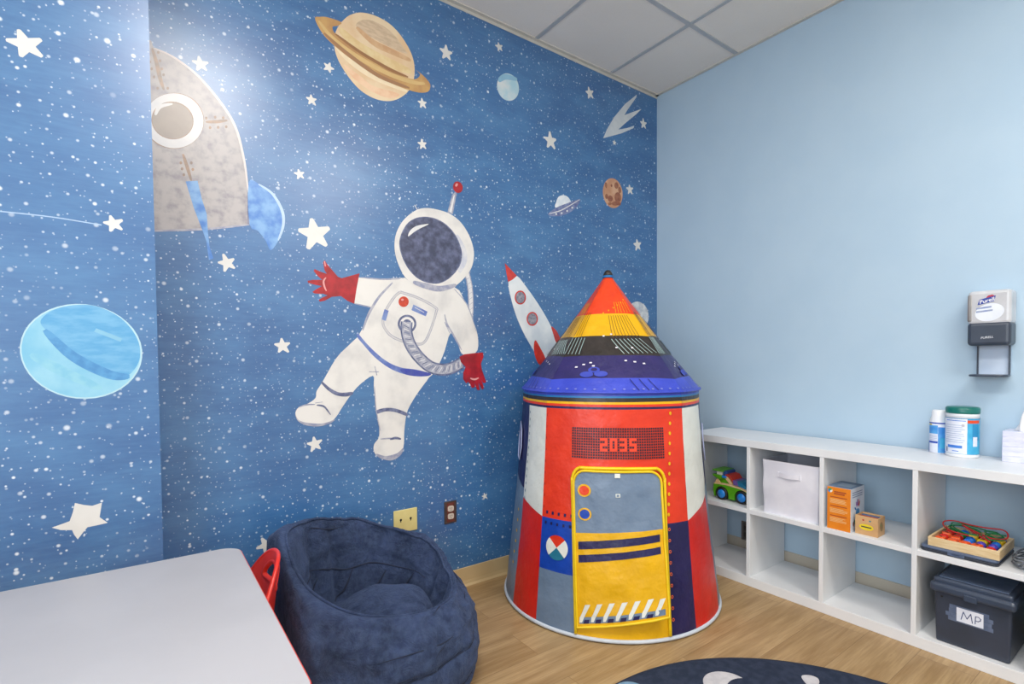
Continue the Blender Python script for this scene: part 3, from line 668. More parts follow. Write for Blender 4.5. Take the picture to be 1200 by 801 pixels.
def lace(name, label, pts, c):
    m = MB(); path = spline([Vector((-.248+y, -1.755-x, TZ+z)) for x, y, z in pts], 8, False); m.tube(path, .0027, mat('lace_'+c[1:], c, rough=.6), 6)
    tag(m.build(name), label, 'string')
g = [(-.085, .06, .047), (-.06, .085, .053), (-.02, .07, .055), (.02, .03, .052), (.0, -.01, .05), (-.045, .01, .05), (-.08, .05, .052), (-.05, .075, .058), (.01, .05, .058), (.03, .0, .052), (-.01, -.02, .053), (-.06, .03, .056), (-.075, .075, .062),
     (-.02, .08, .062), (.04, .075, .055), (.085, .06, .05), (.07, .02, .048), (.03, .06, .056), (.06, .09, .052), (.095, .03, .046), (.06, -.02, .047), (.04, .04, .053), (.09, .08, .05)]
lace('bead_lace', 'tangled green lacing string on top of the bead tray', g, '#1d7a45')
lace('bead_lace', 'looped red lacing string arching over the bead tray', [(.0, -.03, .049), (-.05, -.02, .05), (-.09, .02, .054), (-.1, .06, .064), (-.07, .08, .07), (-.02, .07, .068), (.03, .06, .071), (.08, .07, .073), (.1, .05, .066), (.098, .03, .05),
                                                                     (.06, .0, .049), (.0, .03, .058), (-.04, .06, .064), (.02, .0, .052), (.07, -.06, .049)], '#c0262a')
# cable at the right end of the shelf
t = MB(); rnd = random.Random(5); pts = []
for k in range(26):
    a = k*.95; pts.append(Vector((-.25+.1*math.cos(a)*(.7+.3*rnd.random()), -1.911+.03*math.sin(a)*(.6+.4*rnd.random()), ZM1+.006+.0016*k)))
t.tube(spline(pts, 6, False), .0035, mat('grey_cable', '#5a6068', '#8b9098', .5, 60), 6)
tag(t.build('charger_cable'), 'coiled grey cable on the shelf right of the bead tray', 'cable')

# black file box
BX = mat('black_box_plastic', '#323946', '#373f4f', .38, 8, bump=.1, bscale=90); BXL = mat('box_lid_plastic', '#384253', '#3d485b', .33, 8); CLEAR = mat('lid_panel', '#5d6c86', '#506079', .2, 6)
t = thing('file_box', 'black lidded file box with a paper label in the lowest right cubby', 'storage box', (-.2, -1.786, ZB), R90)
MB().box((-.116, -.17, 0), (.116, .155, .225), BX, .008, 3, taper=.95).build('body', t)
ld = MB(); ld.box((-.128, -.185, .205), (.128, .165, .243), BXL, .012, 3); ld.box((-.118, -.172, .238), (.118, .152, .262), BXL, .008, 3)
lid = ld.build('lid', t); MB().box((-.104, -.155, .26), (.104, .135, .265), CLEAR, .002).build('lid_panel', lid)
MB().box((-.02, -.19, .2), (.02, -.178, .225), BXL, .003).build('latch', lid)
MB().lathe([(0, 0), (.004, 0), (.003, .002), (0, .002)], DK, 10, Matrix.Translation((-.09, -.1695, .188)) @ Matrix.Rotation(PI/2, 4, 'X')).build('rivet_hole', t)
TAPE = mat('blue_grey_tape', '#56647f', '#66748e', .35, 30); INK = mat('pen_ink', '#39497c', rough=.6); PAPER = mat('label_paper', '#dde4f2', '#e8ecf6', .6, 20)
def face_y(z): return -.17*(.95+.05*min(1, z/.225)) - .0012
lab = MB()
def lq(x0, z0, x1, z1, mm, e, sk=0): lab.add([(x0, face_y(z0)-e, z0+sk*x0), (x1, face_y(z0)-e, z0+sk*x1), (x1, face_y(z1)-e, z1+sk*x1), (x0, face_y(z1)-e, z1+sk*x0)], [(0, 1, 2, 3)], mm)
for k, (a, b_) in enumerate(((-.07, .064), (-.078, .06), (-.068, .064), (-.066, .052))): lq(a, .102+.0165*k, b_, .118+.0165*k, TAPE, .0002+.0002*(k % 2))
lab.build('tape_strips', t); lab = MB()
lq(-.044, .107, .036, .162, PAPER, .0009); la = lab.build('paper_label', t)
lab = MB()
def pen(pts):
    for (x0, z0), (x1, z1) in zip(pts, pts[1:]):
        a = Vector((x0, z0)); b2 = Vector((x1, z1)); tt = (b2-a).normalized(); n2 = Vector((-tt.y, tt.x))*.0014
        q = [a-n2-tt*.001, b2-n2+tt*.001, b2+n2+tt*.001, a+n2-tt*.001]; lab.add([(p.x, face_y(p.y)-.0015, p.y) for p in q], [(0, 1, 2, 3)], INK)
pen([(-.03, .118), (-.023, .15), (-.012, .126), (-.001, .15), (.004, .116)])
pen([(.012, .117), (.013, .146), (.022, .147), (.028, .141), (.027, .134), (.02, .129), (.013, .13)])
lab.build('handwritten_letters', la)

# ------------------------------------------------------------------ things on top of the shelf
def cyl_patch(mb, r, a0, a1, z0, z1, m, n=10):
    mb.grid(lambda u, v: (r*math.cos(a0+(a1-a0)*u), r*math.sin(a0+(a1-a0)*u), z0+(z1-z0)*v), n, 1, m)
def face_ang(x, y): return math.atan2(CAM.y-y, CAM.x-x)
# wipes canister (label faces into the room)
WP = mat('white_plastic', '#eceef2', '#e6e9ee', .35, 10); TEAL = mat('teal_lid', '#14756c', '#126a62', .3, 10); LBL = mat('label_white', '#e3e8f4', '#d9e0f0', .45, 40); CY1 = mat('label_cyan', '#4db4dc', '#3aa3d2', .4, 20); CY2 = mat('label_cyan_dark', '#2b8fc4', rough=.4)
NAVY = mat('label_navy', '#2d4fb0', rough=.4); LBLUE = mat('label_blue', '#3f7fd6', rough=.4); ORR = mat('label_orange', '#e0481f', rough=.4); GLN = mat('label_grey_line', '#a8b6d4', rough=.5)
cx, cy_ = -.105, -1.691
t = thing('wipes_canister', 'white wipes canister with a green lid on the shelf top', 'canister', (cx, cy_, ZTT)); a0 = face_ang(cx, cy_)
R = .0555
MB().lathe([(0, 0), (R-.004, 0), (R, .004), (R, .012), (R-.001, .013), (R-.001, .174), (R, .175), (R, .185), (R-.003, .188), (0, .188)], WP, 48).build('body', t)
MB().lathe([(0, .186), (R+.001, .186), (R+.002, .19), (R+.002, .207), (R-.003, .213), (R-.008, .214), (0, .214)], TEAL, 48).build('lid', t)
m = MB(); q = R+.0004
cyl_patch(m, q, a0-2.2, a0+2.2, .016, .166, CY1, 40); cyl_patch(m, q+.0003, a0-1.5, a0+.28, .017, .165, LBL, 24); cyl_patch(m, q+.0003, a0-1.6, a0+2.0, .164, .1675, CY2, 30)
cyl_patch(m, q+.0004, a0+.29, a0+1.2, .147, .16, ORR); cyl_patch(m, q+.0004, a0+.6, a0+1.1, .075, .145, CY2); cyl_patch(m, q+.0005, a0+.65, a0+1.0, .05, .09, LBL)
cyl_patch(m, q+.0006, a0-.95, a0+.0, .04, .052, LBLUE); cyl_patch(m, q+.0006, a0-1.1, a0+.2, .155, .158, LBLUE)
for k in range(9): cyl_patch(m, q+.0006, a0-1.15, a0+.05+.12*math.sin(k*2.3), .064+.009*k, .0665+.009*k, GLN)
cyl_patch(m, q+.0006, a0-1.12, a0-.98, .022, .042, SLATE, 3); cyl_patch(m, q+.0006, a0-.6, a0-.2, .026, .029, LBLUE, 4); cyl_patch(m, q+.0006, a0-.05, a0+.12, .132, .142, SUITG, 4)
m.build('printed_label', t)
cx, cy_ = -.075, -1.604; R = .0335
t = thing('spray_can', 'blue and white spray can with a white cap left of the canister', 'spray can', (cx, cy_, ZTT)); a0 = face_ang(cx, cy_)
MB().lathe([(0, 0), (R-.002, 0), (R, .002), (R, .138), (R-.002, .144), (R-.006, .15), (0, .15)], WP, 40).build('can', t)
MB().lathe([(0, .138), (R-.001, .138), (R-.001, .144), (R-.006, .16), (R-.008, .186), (R-.012, .191), (0, .191)], WP, 40).build('cap', t)
m = MB(); q = R+.0004; LSK = mat('label_sky', '#5aa6e2', '#3c8cd8', .4, 30)
cyl_patch(m, q, a0-2.6, a0+2.6, .003, .1, LSK, 40); cyl_patch(m, q+.0002, a0-1.6, a0+2.4, .1, .117, LBL, 30); cyl_patch(m, q+.0003, a0-1.4, a0-.1, .003, .117, LBL, 16)
cyl_patch(m, q+.0005, a0-1.3, a0-.12, .074, .106, LSK); cyl_patch(m, q+.0005, a0-1.35, a0+1.5, .112, .117, NAVY, 20); cyl_patch(m, q+.0005, a0-1.35, a0-.12, .038, .046, NAVY); cyl_patch(m, q+.0005, a0-1.45, a0-1.2, .003, .042, NAVY, 4)
for k in range(4): cyl_patch(m, q+.0006, a0-1.2, a0-.2, .05+.0055*k, .052+.0055*k, GLN)
cyl_patch(m, q+.0006, a0-1.25, a0-.8, .106, .111, mat('label_yellow', '#d8c23a', rough=.5), 4); cyl_patch(m, q+.0005, a0+.9, a0+1.3, .03, .1, NAVY, 5); cyl_patch(m, q+.0005, a0+.1, a0+.9, .02, .06, CY1, 6); cyl_patch(m, q+.0006, a0+1.0, a0+1.3, .045, .055, REDO, 4)
for i_ in range(len(m.v)): m.v[i_] = (m.v[i_][0], m.v[i_][1], m.v[i_][2]*1.17)
m.build('printed_label', t)
# tissue box
TB = mat('tissue_box_card', '#e3e4f2', '#cfd3ea', .35, 14, stretch=(1, 1, 3)); TIS = mat('tissue_paper', '#f1f2f4', rough=.8)
t = thing('tissue_box', 'pale tissue box at the right end of the shelf top', 'tissue box', (-.064, -1.878, ZTT), R90)
w = .058; m = MB()
m.box((-w, -w, 0), (w, w, .125), TB, .002, 2)
for i in range(5): m.add([(-w+.0, -w-.0006, .02+.02*i), (w, -w-.0006, .028+.02*i), (w, -w-.0006, .031+.02*i), (-w, -w-.0006, .024+.02*i)], [(0, 1, 2, 3)], mat('box_swirl', '#c3c6e4', '#dadcf0', .35, 20))
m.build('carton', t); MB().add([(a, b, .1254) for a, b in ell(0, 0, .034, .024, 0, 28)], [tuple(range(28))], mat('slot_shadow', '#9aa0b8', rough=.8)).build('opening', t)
m = MB()
def tis(u, v):
    a = 2*PI*u; r = .026*(1-v)**.8*(1+.35*math.sin(3*a+4*v))+.003; return (r*math.cos(a)*1.1+.012*v, r*math.sin(a)*.7, .118+.105*v*(1+.12*math.sin(2*a+1)))
m.grid(tis, 40, 14, TIS, True, True)
o = tag(m.build('tissue'), 'white tissue pulled up out of the pale tissue box', 'tissue'); o.location = (-.064, -1.878, ZTT); o.rotation_euler = (0, 0, R90)

# ------------------------------------------------------------------ soap dispenser on the wall
CLR = mat('grey_translucent_plastic', '#bcbec3', '#cfd1d6', .22, 8); DGP = mat('dark_slate_plastic', '#3a4454', '#343d4c', .35, 8); STL = mat('brushed_steel', '#8d8a88', '#a5a2a0', .3, 10, metal=.6)
t = thing('sanitizer_dispenser', 'grey and white hand sanitizer dispenser with a drip tray on the light blue wall', 'dispenser', (0, -1.768, 1.24), R90)
hw = .068
def shell(z0, z1, dep, m, name, bev=.006, extra=None):
    mb = MB().box((-hw, -dep, z0), (hw, -.002, z1), m, bev, 3)
    if extra: extra(mb)
    return mb.build(name, t)
def logo(m):
    e = -.1004
    m.add([(-.036, e, .172), (.016, e, .184), (.021, e, .208), (-.03, e, .195)], [(0, 1, 2, 3)], mat('logo_blue', '#22409c', rough=.4))
    m.add([(-.01, e-.0002, .1995), (.018, e-.0002, .207), (.01, e-.0002, .2125), (-.004, e-.0002, .209)], [(0, 1, 2, 3)], mat('logo_red', '#b5304a', rough=.4))
    m.bm(text_bm('Purell', .021, .15), mat('logo_white', '#f2f3f5', rough=.4), False, Matrix.Translation((-.007, e-.0006, .1885)) @ Matrix.Rotation(PI/2, 4, 'X') @ Matrix.Rotation(.23, 4, 'Z'))
    m.add([(a, e, b) for a, b in ell(.002, .14, .046, .036, .3, 30)], [tuple(range(30))], mat('window_pale', '#e4eaf2', '#d5dce8', .3, 9))
    for k in range(2): m.add([(-.04, e-.0002, .14+.014*k), (.012-.004*k, e-.0002, .145+.014*k), (.012-.004*k, e-.0002, .152+.014*k), (-.04, e-.0002, .147+.014*k)], [(0, 1, 2, 3)], mat('window_text', '#98a4bf', '#7f92c0', .4, 50))
shell(.09, .232, .1, CLR, 'cover', .014, logo)
shell(.002, .1, .104, DGP, 'housing', .014, lambda m: m.bm(text_bm('PURELL', .012, .2), mat('logo_pale', '#d6dae0', rough=.4), False, Matrix.Translation((-.004, -.1045, .036)) @ Matrix.Rotation(PI/2, 4, 'X') @ Matrix.Rotation(.1, 4, 'Z')))
MB().box((-hw-.001, -.101, .103), (-hw+.018, -.012, .218), STL, .006, 2).build('side_strip', t)
MB().box((-.05, -.03, -.12), (-.046, -.012, .01), DGP).box((.05, -.03, -.12), (.054, -.012, .01), DGP).box((-.05, -.016, -.12), (.054, -.004, .008), mat('pale_backplate', '#c6d6ea', '#bccfe6', .4, 8), .001).build('bracket', t)
MB().prism(rrect(-.066, -.1, .058, -.004, .03), -.128, -.119, DGP, .003).build('drip_tray', t)

# ------------------------------------------------------------------ play tent
TC = Vector((-.992, -.474)); TZE = 1.05; TAP = 1.64; RE = .475; RB = .541
fdir = math.atan2(CAM.y-TC.y, CAM.x-TC.x)             # towards the camera
degs = [-37, 44, 111, 180, 253]                 # corner posts, counted to the right as seen from the door
angs = [fdir+math.radians(d) for d in degs]
cor = [Vector((math.cos(a), math.sin(a))) for a in angs]
def tent_xy(fi, u, v):
    """facet fi, u across it (left to right), v from hem (0) to eave (1) -> offset from the tent's axis"""
    a, b = cor[fi % 5], cor[(fi+1) % 5]
    p = (a.lerp(b, u))*RE
    aa, ab = angs[fi % 5], angs[(fi+1) % 5]
    if ab < aa: ab += 2*PI
    an = aa+(ab-aa)*u; c = Vector((math.cos(an), math.sin(an)))*RB
    p = p.lerp(Vector((math.cos(an), math.sin(an)))*.456, .75)
    k = (1-v)**1.35; q = p.lerp(c, k)
    lim = -.02-TC.y
    if q.y > lim-.05: q.y = lim-.05+.05*math.tanh((q.y-lim+.05)/.05)
    return q
def tent(fi, u, v, e=0):
    q = tent_xy(fi, u, v); z = .012+(TZE-.012)*v
    wob = .0035*noise.noise(Vector((fi*3+u*4, v*6, 1.3)))*math.sin(PI*min(max(u, 0), 1))
    wr = .0022*noise.noise(Vector((fi*7+u*16, v*13, 4.1)))
    d = q.normalized(); q = q+d*(e+wob+wr)
    return Vector((q.x, q.y, z))
NYL = dict(rough=.38, scale=9, spec=.45, bump=.5, bscale=13, bdist=.012)
T_RED = mat('tent_red_nylon', '#dc3a1e', '#d2331b', **NYL); T_RDK = mat('tent_deep_red', '#d0231b', '#c51e18', **NYL); T_WHT = mat('tent_white_nylon', '#e0e2da', '#d8dad2', **NYL)
T_NAV = mat('tent_navy', '#221f52', '#1d1a48', **NYL); T_GRY = mat('tent_blue_grey', '#70839a', '#667a92', **NYL); T_BLU = mat('tent_royal_blue', '#1747b0', '#133f9f', **NYL)
T_YEL = mat('tent_yellow', '#e3ae0c', '#d9a50a', **NYL); T_YLB = mat('tent_yellow_binding', '#ecc814', '#e4bf10', **NYL); T_BLK = mat('tent_black', '#2a2522', '#322c29', **NYL)
T_VIO = mat('tent_violet_blue', '#3443b4', '#3c4cc0', **NYL); T_PUR = mat('tent_purple', '#29245a', '#302862', **NYL); T_ORR = mat('tent_orange_red', '#e2451a', '#d93c17', **NYL); T_TEAL = mat('tent_teal_stripe', '#1c6fae', rough=.4)
T_PIP = mat('tent_white_piping', '#c8d0da', rough=.5); T_ORG = mat('tent_orange_dot', '#e8692c', rough=.4)
tentE = thing('play_tent', 'tall rocket shaped play tent in red, yellow and blue cloth beside the white shelf', 'play tent', (TC.x, TC.y, 0))
# vertical bands: v as a function of the photographed height on the front
VS = lambda y: max(0, min(1, (755-y)/(755-457.5)))      # rough measure down the door side
bands = [(1.0, .987, T_VIO), (.987, .979, T_TEAL), (.979, .962, T_BLK), (.962, .952, T_YEL), (.952, .941, T_RED), (.941, .931, T_NAV)]
V_RED = .44                                            # foot of the red upper cloth
def body_mat(fi, u, v):
    for a, b, mm in bands:
        if b <= v <= a: return mm
    if fi == 0:
        if v > .455: return T_RED
        if u < .262: return T_BLU if v > .235 else T_GRY
        if u > .8: return T_NAV
        return T_YEL
    if fi == 4:                                         # left facet: white over red, then navy
        if u > .7: return T_WHT if v > .455 else T_RDK
        return T_NAV if v > .5 else T_GRY
    if fi == 1:
        if u < .42: return T_WHT if v > .455 else T_RDK
        return T_NAV if v > .5 else T_GRY
    return T_NAV if v > .5 else T_RDK
body = MB()
vcuts = sorted(set([0, .235, .455]+[x for a, b, _ in bands for x in (a, b)]+[k/34 for k in range(35)]))
vcuts = [v for i, v in enumerate(vcuts) if i == 0 or v-vcuts[i-1] > .0015]
for fi in range(5):
    uc = sorted(set([0, .262, .8, .42, .7, 1]+[k/30 for k in range(31)]))
    n = len(uc)
    o = len(body.v)
    for v in vcuts:
        for u in uc:
            q = .455+.15*{4: 1-u, 1: u}.get(fi, 0)            # the lower cloth rises away from the front posts
            body.v.append(tuple(tent(fi, u, (q+(v-.455)/.475*(.93-q) if v > .455 else v*q/.455) if v < .93 else v)))
    for j in range(len(vcuts)-1):
        for i in range(n-1):
            mm = body_mat(fi, (uc[i]+uc[i+1])/2, (vcuts[j]+vcuts[j+1])/2)
            body.f.append([o+j*n+i, o+j*n+i+1, o+(j+1)*n+i+1, o+(j+1)*n+i]); body.fm.append(body.slot(mm)); body.sm.append(True)
MB().tube([Vector((*tent_xy(int(k/40) % 5, (k % 40)/40, 0), .012)) for k in range(200)], .0085, T_PIP, 8, True).build('hem_hoop', tentE)
MB().tube([tent(int(k/40) % 5, (k % 40)/40, 1, .006)+Vector((0, 0, .001)) for k in range(200)], .005, T_VIO, 6, True).build('eave_hem', tentE)
# roof
def roof_mat_s(s):
    for lim, mm in ((.022, T_BLK), (.365, T_ORR), (.552, T_YEL), (.713, T_BLK), (.888, T_PUR), (9, T_VIO)):
        if s < lim: return mm
def roof(fi, u, s, e=0):
    base = tent_xy(fi, u, 1); d = base.normalized(); base = base + d*.007
    q = base*(s+.012*(1-s)); z = TAP-(TAP-TZE)*s
    sag = .010*math.sin(PI*s)*math.sin(PI*min(max(u, 0), 1))
    q = q+d*(e*.7-sag+.002*noise.noise(Vector((fi*3+u*9, s*9, 7)))); return Vector((q.x, q.y, z+e*.7-sag*.5))
rf = MB()
def dip(u): return .016*(abs(2*u-1)**3)                 # the printed borders bow towards the seams
NS = 130; NU = 24
cut = [.022, .365, .552, .713, .888]
def roof_s(k, u):                                       # rows of the grid follow the printed borders
    s = k/NS; w = max(0, 1-abs(s-.6)/.42)
    return min(1, s+dip(u)*w)
for fi in range(5):
    o = len(rf.v); w = NU+1
    sc = sorted(set([0]+[k/NS for k in range(NS+1)]+cut)); 
    for s in sc:
        for i in range(w): rf.v.append(tuple(roof(fi, i/NU, min(1, s+dip(i/NU)*(1 if .1 < s < .95 else (s/.1 if s <= .1 else (1-s)/.05))))))
    for j in range(len(sc)-1):
        mm = roof_mat_s((sc[j]+sc[j+1])/2)
        for i in range(NU): rf.f.append([o+j*w+i, o+j*w+i+1, o+(j+1)*w+i+1, o+(j+1)*w+i]); rf.fm.append(rf.slot(mm)); rf.sm.append(True)
MB().lathe([(0, TAP+.018), (.012, TAP+.015), (.02, TAP+.004), (.026, TAP-.012), (.02, TAP-.016)], T_BLK, 20).lathe([(.026, TAP-.012), (.03, TAP-.022), (.024, TAP-.024)], T_TEAL, 20).build('top_cap', tentE)
# printed marks on the cloth
def strip(mb, fn, pts, wd, m):
    """a thin printed line through cloth coordinates"""
    P = [fn(*p) for p in pts]; vs = []
    for i, p in enumerate(P):
        t = (P[min(i+1, len(P)-1)]-P[max(i-1, 0)]).normalized(); n = Vector((p.x, p.y, .3)).normalized(); w = t.cross(n).normalized()*wd/2
        vs += [p+w, p-w]
    mb.add(vs, [(2*i, 2*i+1, 2*i+3, 2*i+2) for i in range(len(P)-1)], m)
pr = rf; LG = mat('print_grey_line', '#9db4b0', rough=.5); DKL = mat('print_dark_line', '#6e4a14', rough=.5); RDL = mat('print_red_line', '#b3280e', rough=.5); WDT = mat('print_white_dot', '#e6e2ea', rough=.5)
for fi in (4, 0, 1):
    E1 = lambda f, u, s: roof(f, u, s, .004)
    def fan(u0, u1, n, sa, sb, m, wd, lean):
        for k in range(n):
            u = u0+(u1-u0)*k/(n-1); strip(pr, E1, [(fi, u+lean*q, sa+(sb-sa)*q) for q in (0, .25, .5, .75, 1)], wd, m)
    fan(.5, .85, 8, .585, .705, LG, .004, .12); fan(.47, .82, 9, .385, .575, DKL, .0022, .05); fan(.0, .1, 4, .36, .56, DKL, .0022, 0)
    fan(.0, .16, 5, .575, .71, LG, .0035, 0); fan(.62, .92, 6, .27, .365, T_YEL, .0022, .0); fan(.62, .76, 3, .9, .985, T_NAV, .003, .05)
    for k in range(6):
        u = .36+.11*k; s = .365-.022*k
        p = [roof(fi, u+a, s+b, .0042) for a, b in ((-.012, -.006), (.012, -.006), (.012, .006), (-.012, .006))]; pr.add(p, [(0, 1, 2, 3)], T_YEL)
    for u, s in ((.3, .775), (.24, .79), (.18, .81), (.33, .8), (.62, .76), (.7, .77), (.78, .785), (.72, .66), (.55, .655), (.4, .56), (.5, .545)):
        p = [roof(fi, u+a, s+b, .0042) for a, b in ((-.012, -.005), (.012, -.005), (.012, .005), (-.012, .005))]; pr.add(p, [(0, 1, 2, 3)], WDT)
    for k in range(15):
        u = .03+.94*k/14; p = [roof(fi, u+.01*math.cos(a), .975+.006*math.sin(a), .0042) for a in [PI*q/4 for q in range(8)]]; pr.add(p, [tuple(range(8))], mat('print_lilac', '#6f78c4', rough=.5))
    # propeller emblem
    for (du, ds, ru, rs) in ((0, 0, .05, .022), (-.055, .035, .055, .022), (.06, .03, .055, .022)):
        p = [roof(fi, .34+du+ru*math.cos(a), .83+ds+rs*math.sin(a), .004) for a in [2*PI*q/20 for q in range(20)]]; pr.add(p, [tuple(range(20))], mat('emblem_blue', '#3344b0', rough=.5))
    p = [roof(fi, .34+.028*math.cos(a), .828+.012*math.sin(a), .0048) for a in [2*PI*q/20 for q in range(20)]]; pr.add(p, [tuple(range(20))], T_PUR)
rf.build('tent_roof', tentE)
# front panel prints; F maps front cloth (u, v)
F = lambda u, v, e=.0025: tent(0, u, v, e)
pr = body
def fq(u0, v0, u1, v1, m, e=.0025, mb=None):
    (mb or pr).add([F(u0, v0, e), F(u1, v0, e), F(u1, v1, e), F(u0, v1, e)], [(0, 1, 2, 3)], m)
def fc(u, v, ru, rv, m, e=.003, n=20, a0=0, a1=2*PI, mb=None):
    pts = [F(u+ru*math.cos(a0+(a1-a0)*k/n), v+rv*math.sin(a0+(a1-a0)*k/n), e) for k in range(n if a1-a0 > 6.2 else n+1)]
    if a1-a0 < 6.2: pts = [F(u, v, e)]+pts
    (mb or pr).add(pts, [tuple(range(len(pts)))], m)
UL, UR, VT, VB = .212, .835, .856, .724
nx, nz = 39, 12
digits = {'2': ['###', '..#', '###', '#..', '###'], '0': ['###', '#.#', '#.#', '#.#', '###'], '3': ['###', '..#', '###', '..#', '###'], '5': ['###', '#..', '###', '..#', '###']}
lit = set()
for k, ch in enumerate('2035'):
    for r_, row in enumerate(digits[ch]):
        for c_, p_ in enumerate(row):
            if p_ == '#': lit.add((12+k*4+c_, 4+r_))
vent = MB()
T_VENT = mat('vent_dot_black', '#231a2c', rough=.5); T_VEN2 = mat('vent_cloth_dark_red', '#ab2c1c', rough=.5)
for i in range(nx):
    for j in range(nz):
        if (i, j) in lit: continue
        u = UL+(UR-UL)*(i+.5)/nx; v = VT+(VB-VT)*(j+.5)/nz
        fq(u-.0058, v-.0038, u+.0058, v+.0038, T_VENT, .003, vent)
for (i, j) in lit:
    u = UL+(UR-UL)*(i+.5)/nx; v = VT+(VB-VT)*(j+.5)/nz; fq(u-.0085, v-.0056, u+.0085, v+.0056, mat('digit_red', '#e8401f', rough=.5), .0028, vent)
vent.build('mesh_vent', tentE)
for k in range(11): fc(.893-.0048*k, .912-.042*k, .009, .0075, T_YEL)
for k in range(9): fc(.842-.0015*k, .432-.045*k, .0085, .007, T_ORG); 
for k in range(9): fc(.842-.0015*k, .432-.045*k, .0045, .0038, T_NAV, .0034)
for k in range(5): fq(.035+.045*k, .472, .05+.045*k, .485, T_NAV); fq(.028+.045*k, .428, .042+.045*k, .44, T_NAV)
# round badge
for a0_, mm in ((PI/4, T_RED), (3*PI/4, T_WHT), (5*PI/4, mat('badge_teal', '#1f6f8a', rough=.45)), (7*PI/4, T_WHT)):
    fc(.128, .337, .078, .052, mm, .0032, 12, a0_, a0_+PI/2)
for k in range(9): fc(.012+.0*k, .9-.05*k, .003, .006, mat('print_brown', '#9c2a1c', rough=.5))
# left facet marks
pr2 = body
for k in range(13):
    p = [tent(4, .735+a*.7, .9-.033*k+b, .003) for a, b in ((-.008, -.006), (.008, -.006), (.008, .006), (-.008, .006))]; pr2.add(p, [(0, 1, 2, 3)], T_GRY)
for k in range(6):
    p = [tent(4, .62+.012*math.cos(a), .43-.05*k+.008*math.sin(a), .003) for a in [PI*q/4 for q in range(8)]]; pr2.add(p, [tuple(range(8))], T_YEL)
body.build('tent_wall', tentE)
for fi, uu in ((4, .5), (1, .55)):                      # side pocket windows that stand off the cloth
    m = MB(); loop = [(uu-.05, .84), (uu+.04, .8), (uu+.07, .72), (uu+.05, .66), (uu-.05, .67), (uu-.06, .75)]
    m.tube([tent(fi, u, v, .008) for u, v in loop], .003, mat('pocket_binding', '#aab4d8', rough=.5), 6, True); m.add([tent(fi, u, v, .005) for u, v in loop], [tuple(range(6))], T_PUR); m.build('side_pocket', tentE)
# doorway binding and flap
DV0, DV1 = .012, .685
def DU(a, v): l, r_ = .275-.085*v, .803+.035*v; return l+(r_-l)*a
def door_outline():
    c = [k*PI/16 for k in range(9)]
    return [(0, DV0), (0, .2), (0, .4), (0, DV1-.06)]+[(.11*(1-math.cos(q)), DV1-.06+.06*math.sin(q)) for q in c]+[(.5, DV1+.002)]+[(1-.11*(1-math.cos(q)), DV1-.06+.06*math.sin(q)) for q in c[::-1]]+[(1, .4), (1, .2), (1, DV0)]
dense = spline([(u, v, 0) for u, v in door_outline()], 4, False)
MB().tube([F(DU(p.x, p.y), p.y, .004) for p in dense], .0075, T_YLB, 8).build('door_binding', tentE)
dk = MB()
for k in range(20):                                       # dark strips on closed cloth, painted in for shade behind the flap
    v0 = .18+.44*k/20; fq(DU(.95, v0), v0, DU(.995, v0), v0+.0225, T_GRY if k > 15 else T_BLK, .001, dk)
dk.build('gap_shade_strip', tentE)
FV0, FV1 = .04, .675
def flap(a, b, e=0):
    """flap cloth: a across, b up; the free lower right corner swings out"""
    lift = .05*(a**1.4)*((1-b)**1.1); v = FV0+.075*a*(1-b)+(FV1-FV0)*b; u = DU(.022+(.895+.03*b)*a, v)
    p = tent(0, u, v, .011+e+lift+.003*noise.noise(Vector((a*2, b*9, 2)))); return p
def rc(a, b):                                             # inside rounded top corners?
    for ca in (.14, .86):
        if (a < .14 and ca == .14 or a > .86 and ca == .86) and b > .91: return ((a-ca)/.14)**2+((b-.91)/.09)**2 <= 1.05
    return True
FG, FY, FN = T_GRY, T_YEL, T_NAV
def flap_mat(a, b):
    if not rc(a, b): return None
    return FG if b > .592 else FY
fm = MB(); fm.grid(lambda u, v: flap(u, v), 50, 120, flap_mat); edge = [(0, 0), (0, .45), (0, .91)]+[(.14*(1-math.cos(a)), .91+.09*math.sin(a)) for a in (.25, .5, .75, 1, 1.25, PI/2)]+[(.86+.14*math.sin(a), .91+.09*math.cos(a)) for a in (0, .25, .5, .75, 1, 1.25, PI/2)]+[(1, .45), (1, 0)]
ep = []
for (a, b), (c, d) in zip(edge, edge[1:]+edge[:1]):
    for k in range(6): ep.append(flap(a+(c-a)*k/6, b+(d-b)*k/6, .002))
hz = fm
def hq(pts, m, e=.0022): hz.add([flap(a, b, e) for a, b in pts], [tuple(range(len(pts)))], m)
for lo, hi in ((.487, .537), (.405, .452)): 
    for k in range(20): hq([(.04+.0455*k, lo+.0011*k), (.0855+.0455*k, lo+.0011*k+.0011), (.0855+.0455*k, hi+.0011*k+.0011), (.04+.0455*k, hi+.0011*k)], FN)

for k in range(20): hq([(.03+.0465*k, .022), (.0765+.0465*k, .022), (.0765+.0465*k, .062), (.03+.0465*k, .062)], FG, .0014)
for k in range(7):
    x = .03+.137*k
    hq([(x, .03), (x+.03, .03), (x+.06, .064), (x+.135, .14), (x+.075, .14), (x+.03, .085), (x+.005, .06)] if k < 6 else [(x, .03), (x+.03, .03), (x+.06, .064), (x+.12, .13), (x+.06, .13), (x+.03, .085), (x+.005, .06)], T_WHT)
    hq([(x+.045, .022), (x+.11, .022), (x+.12, .046), (x+.06, .046)], FN) if k < 6 else None

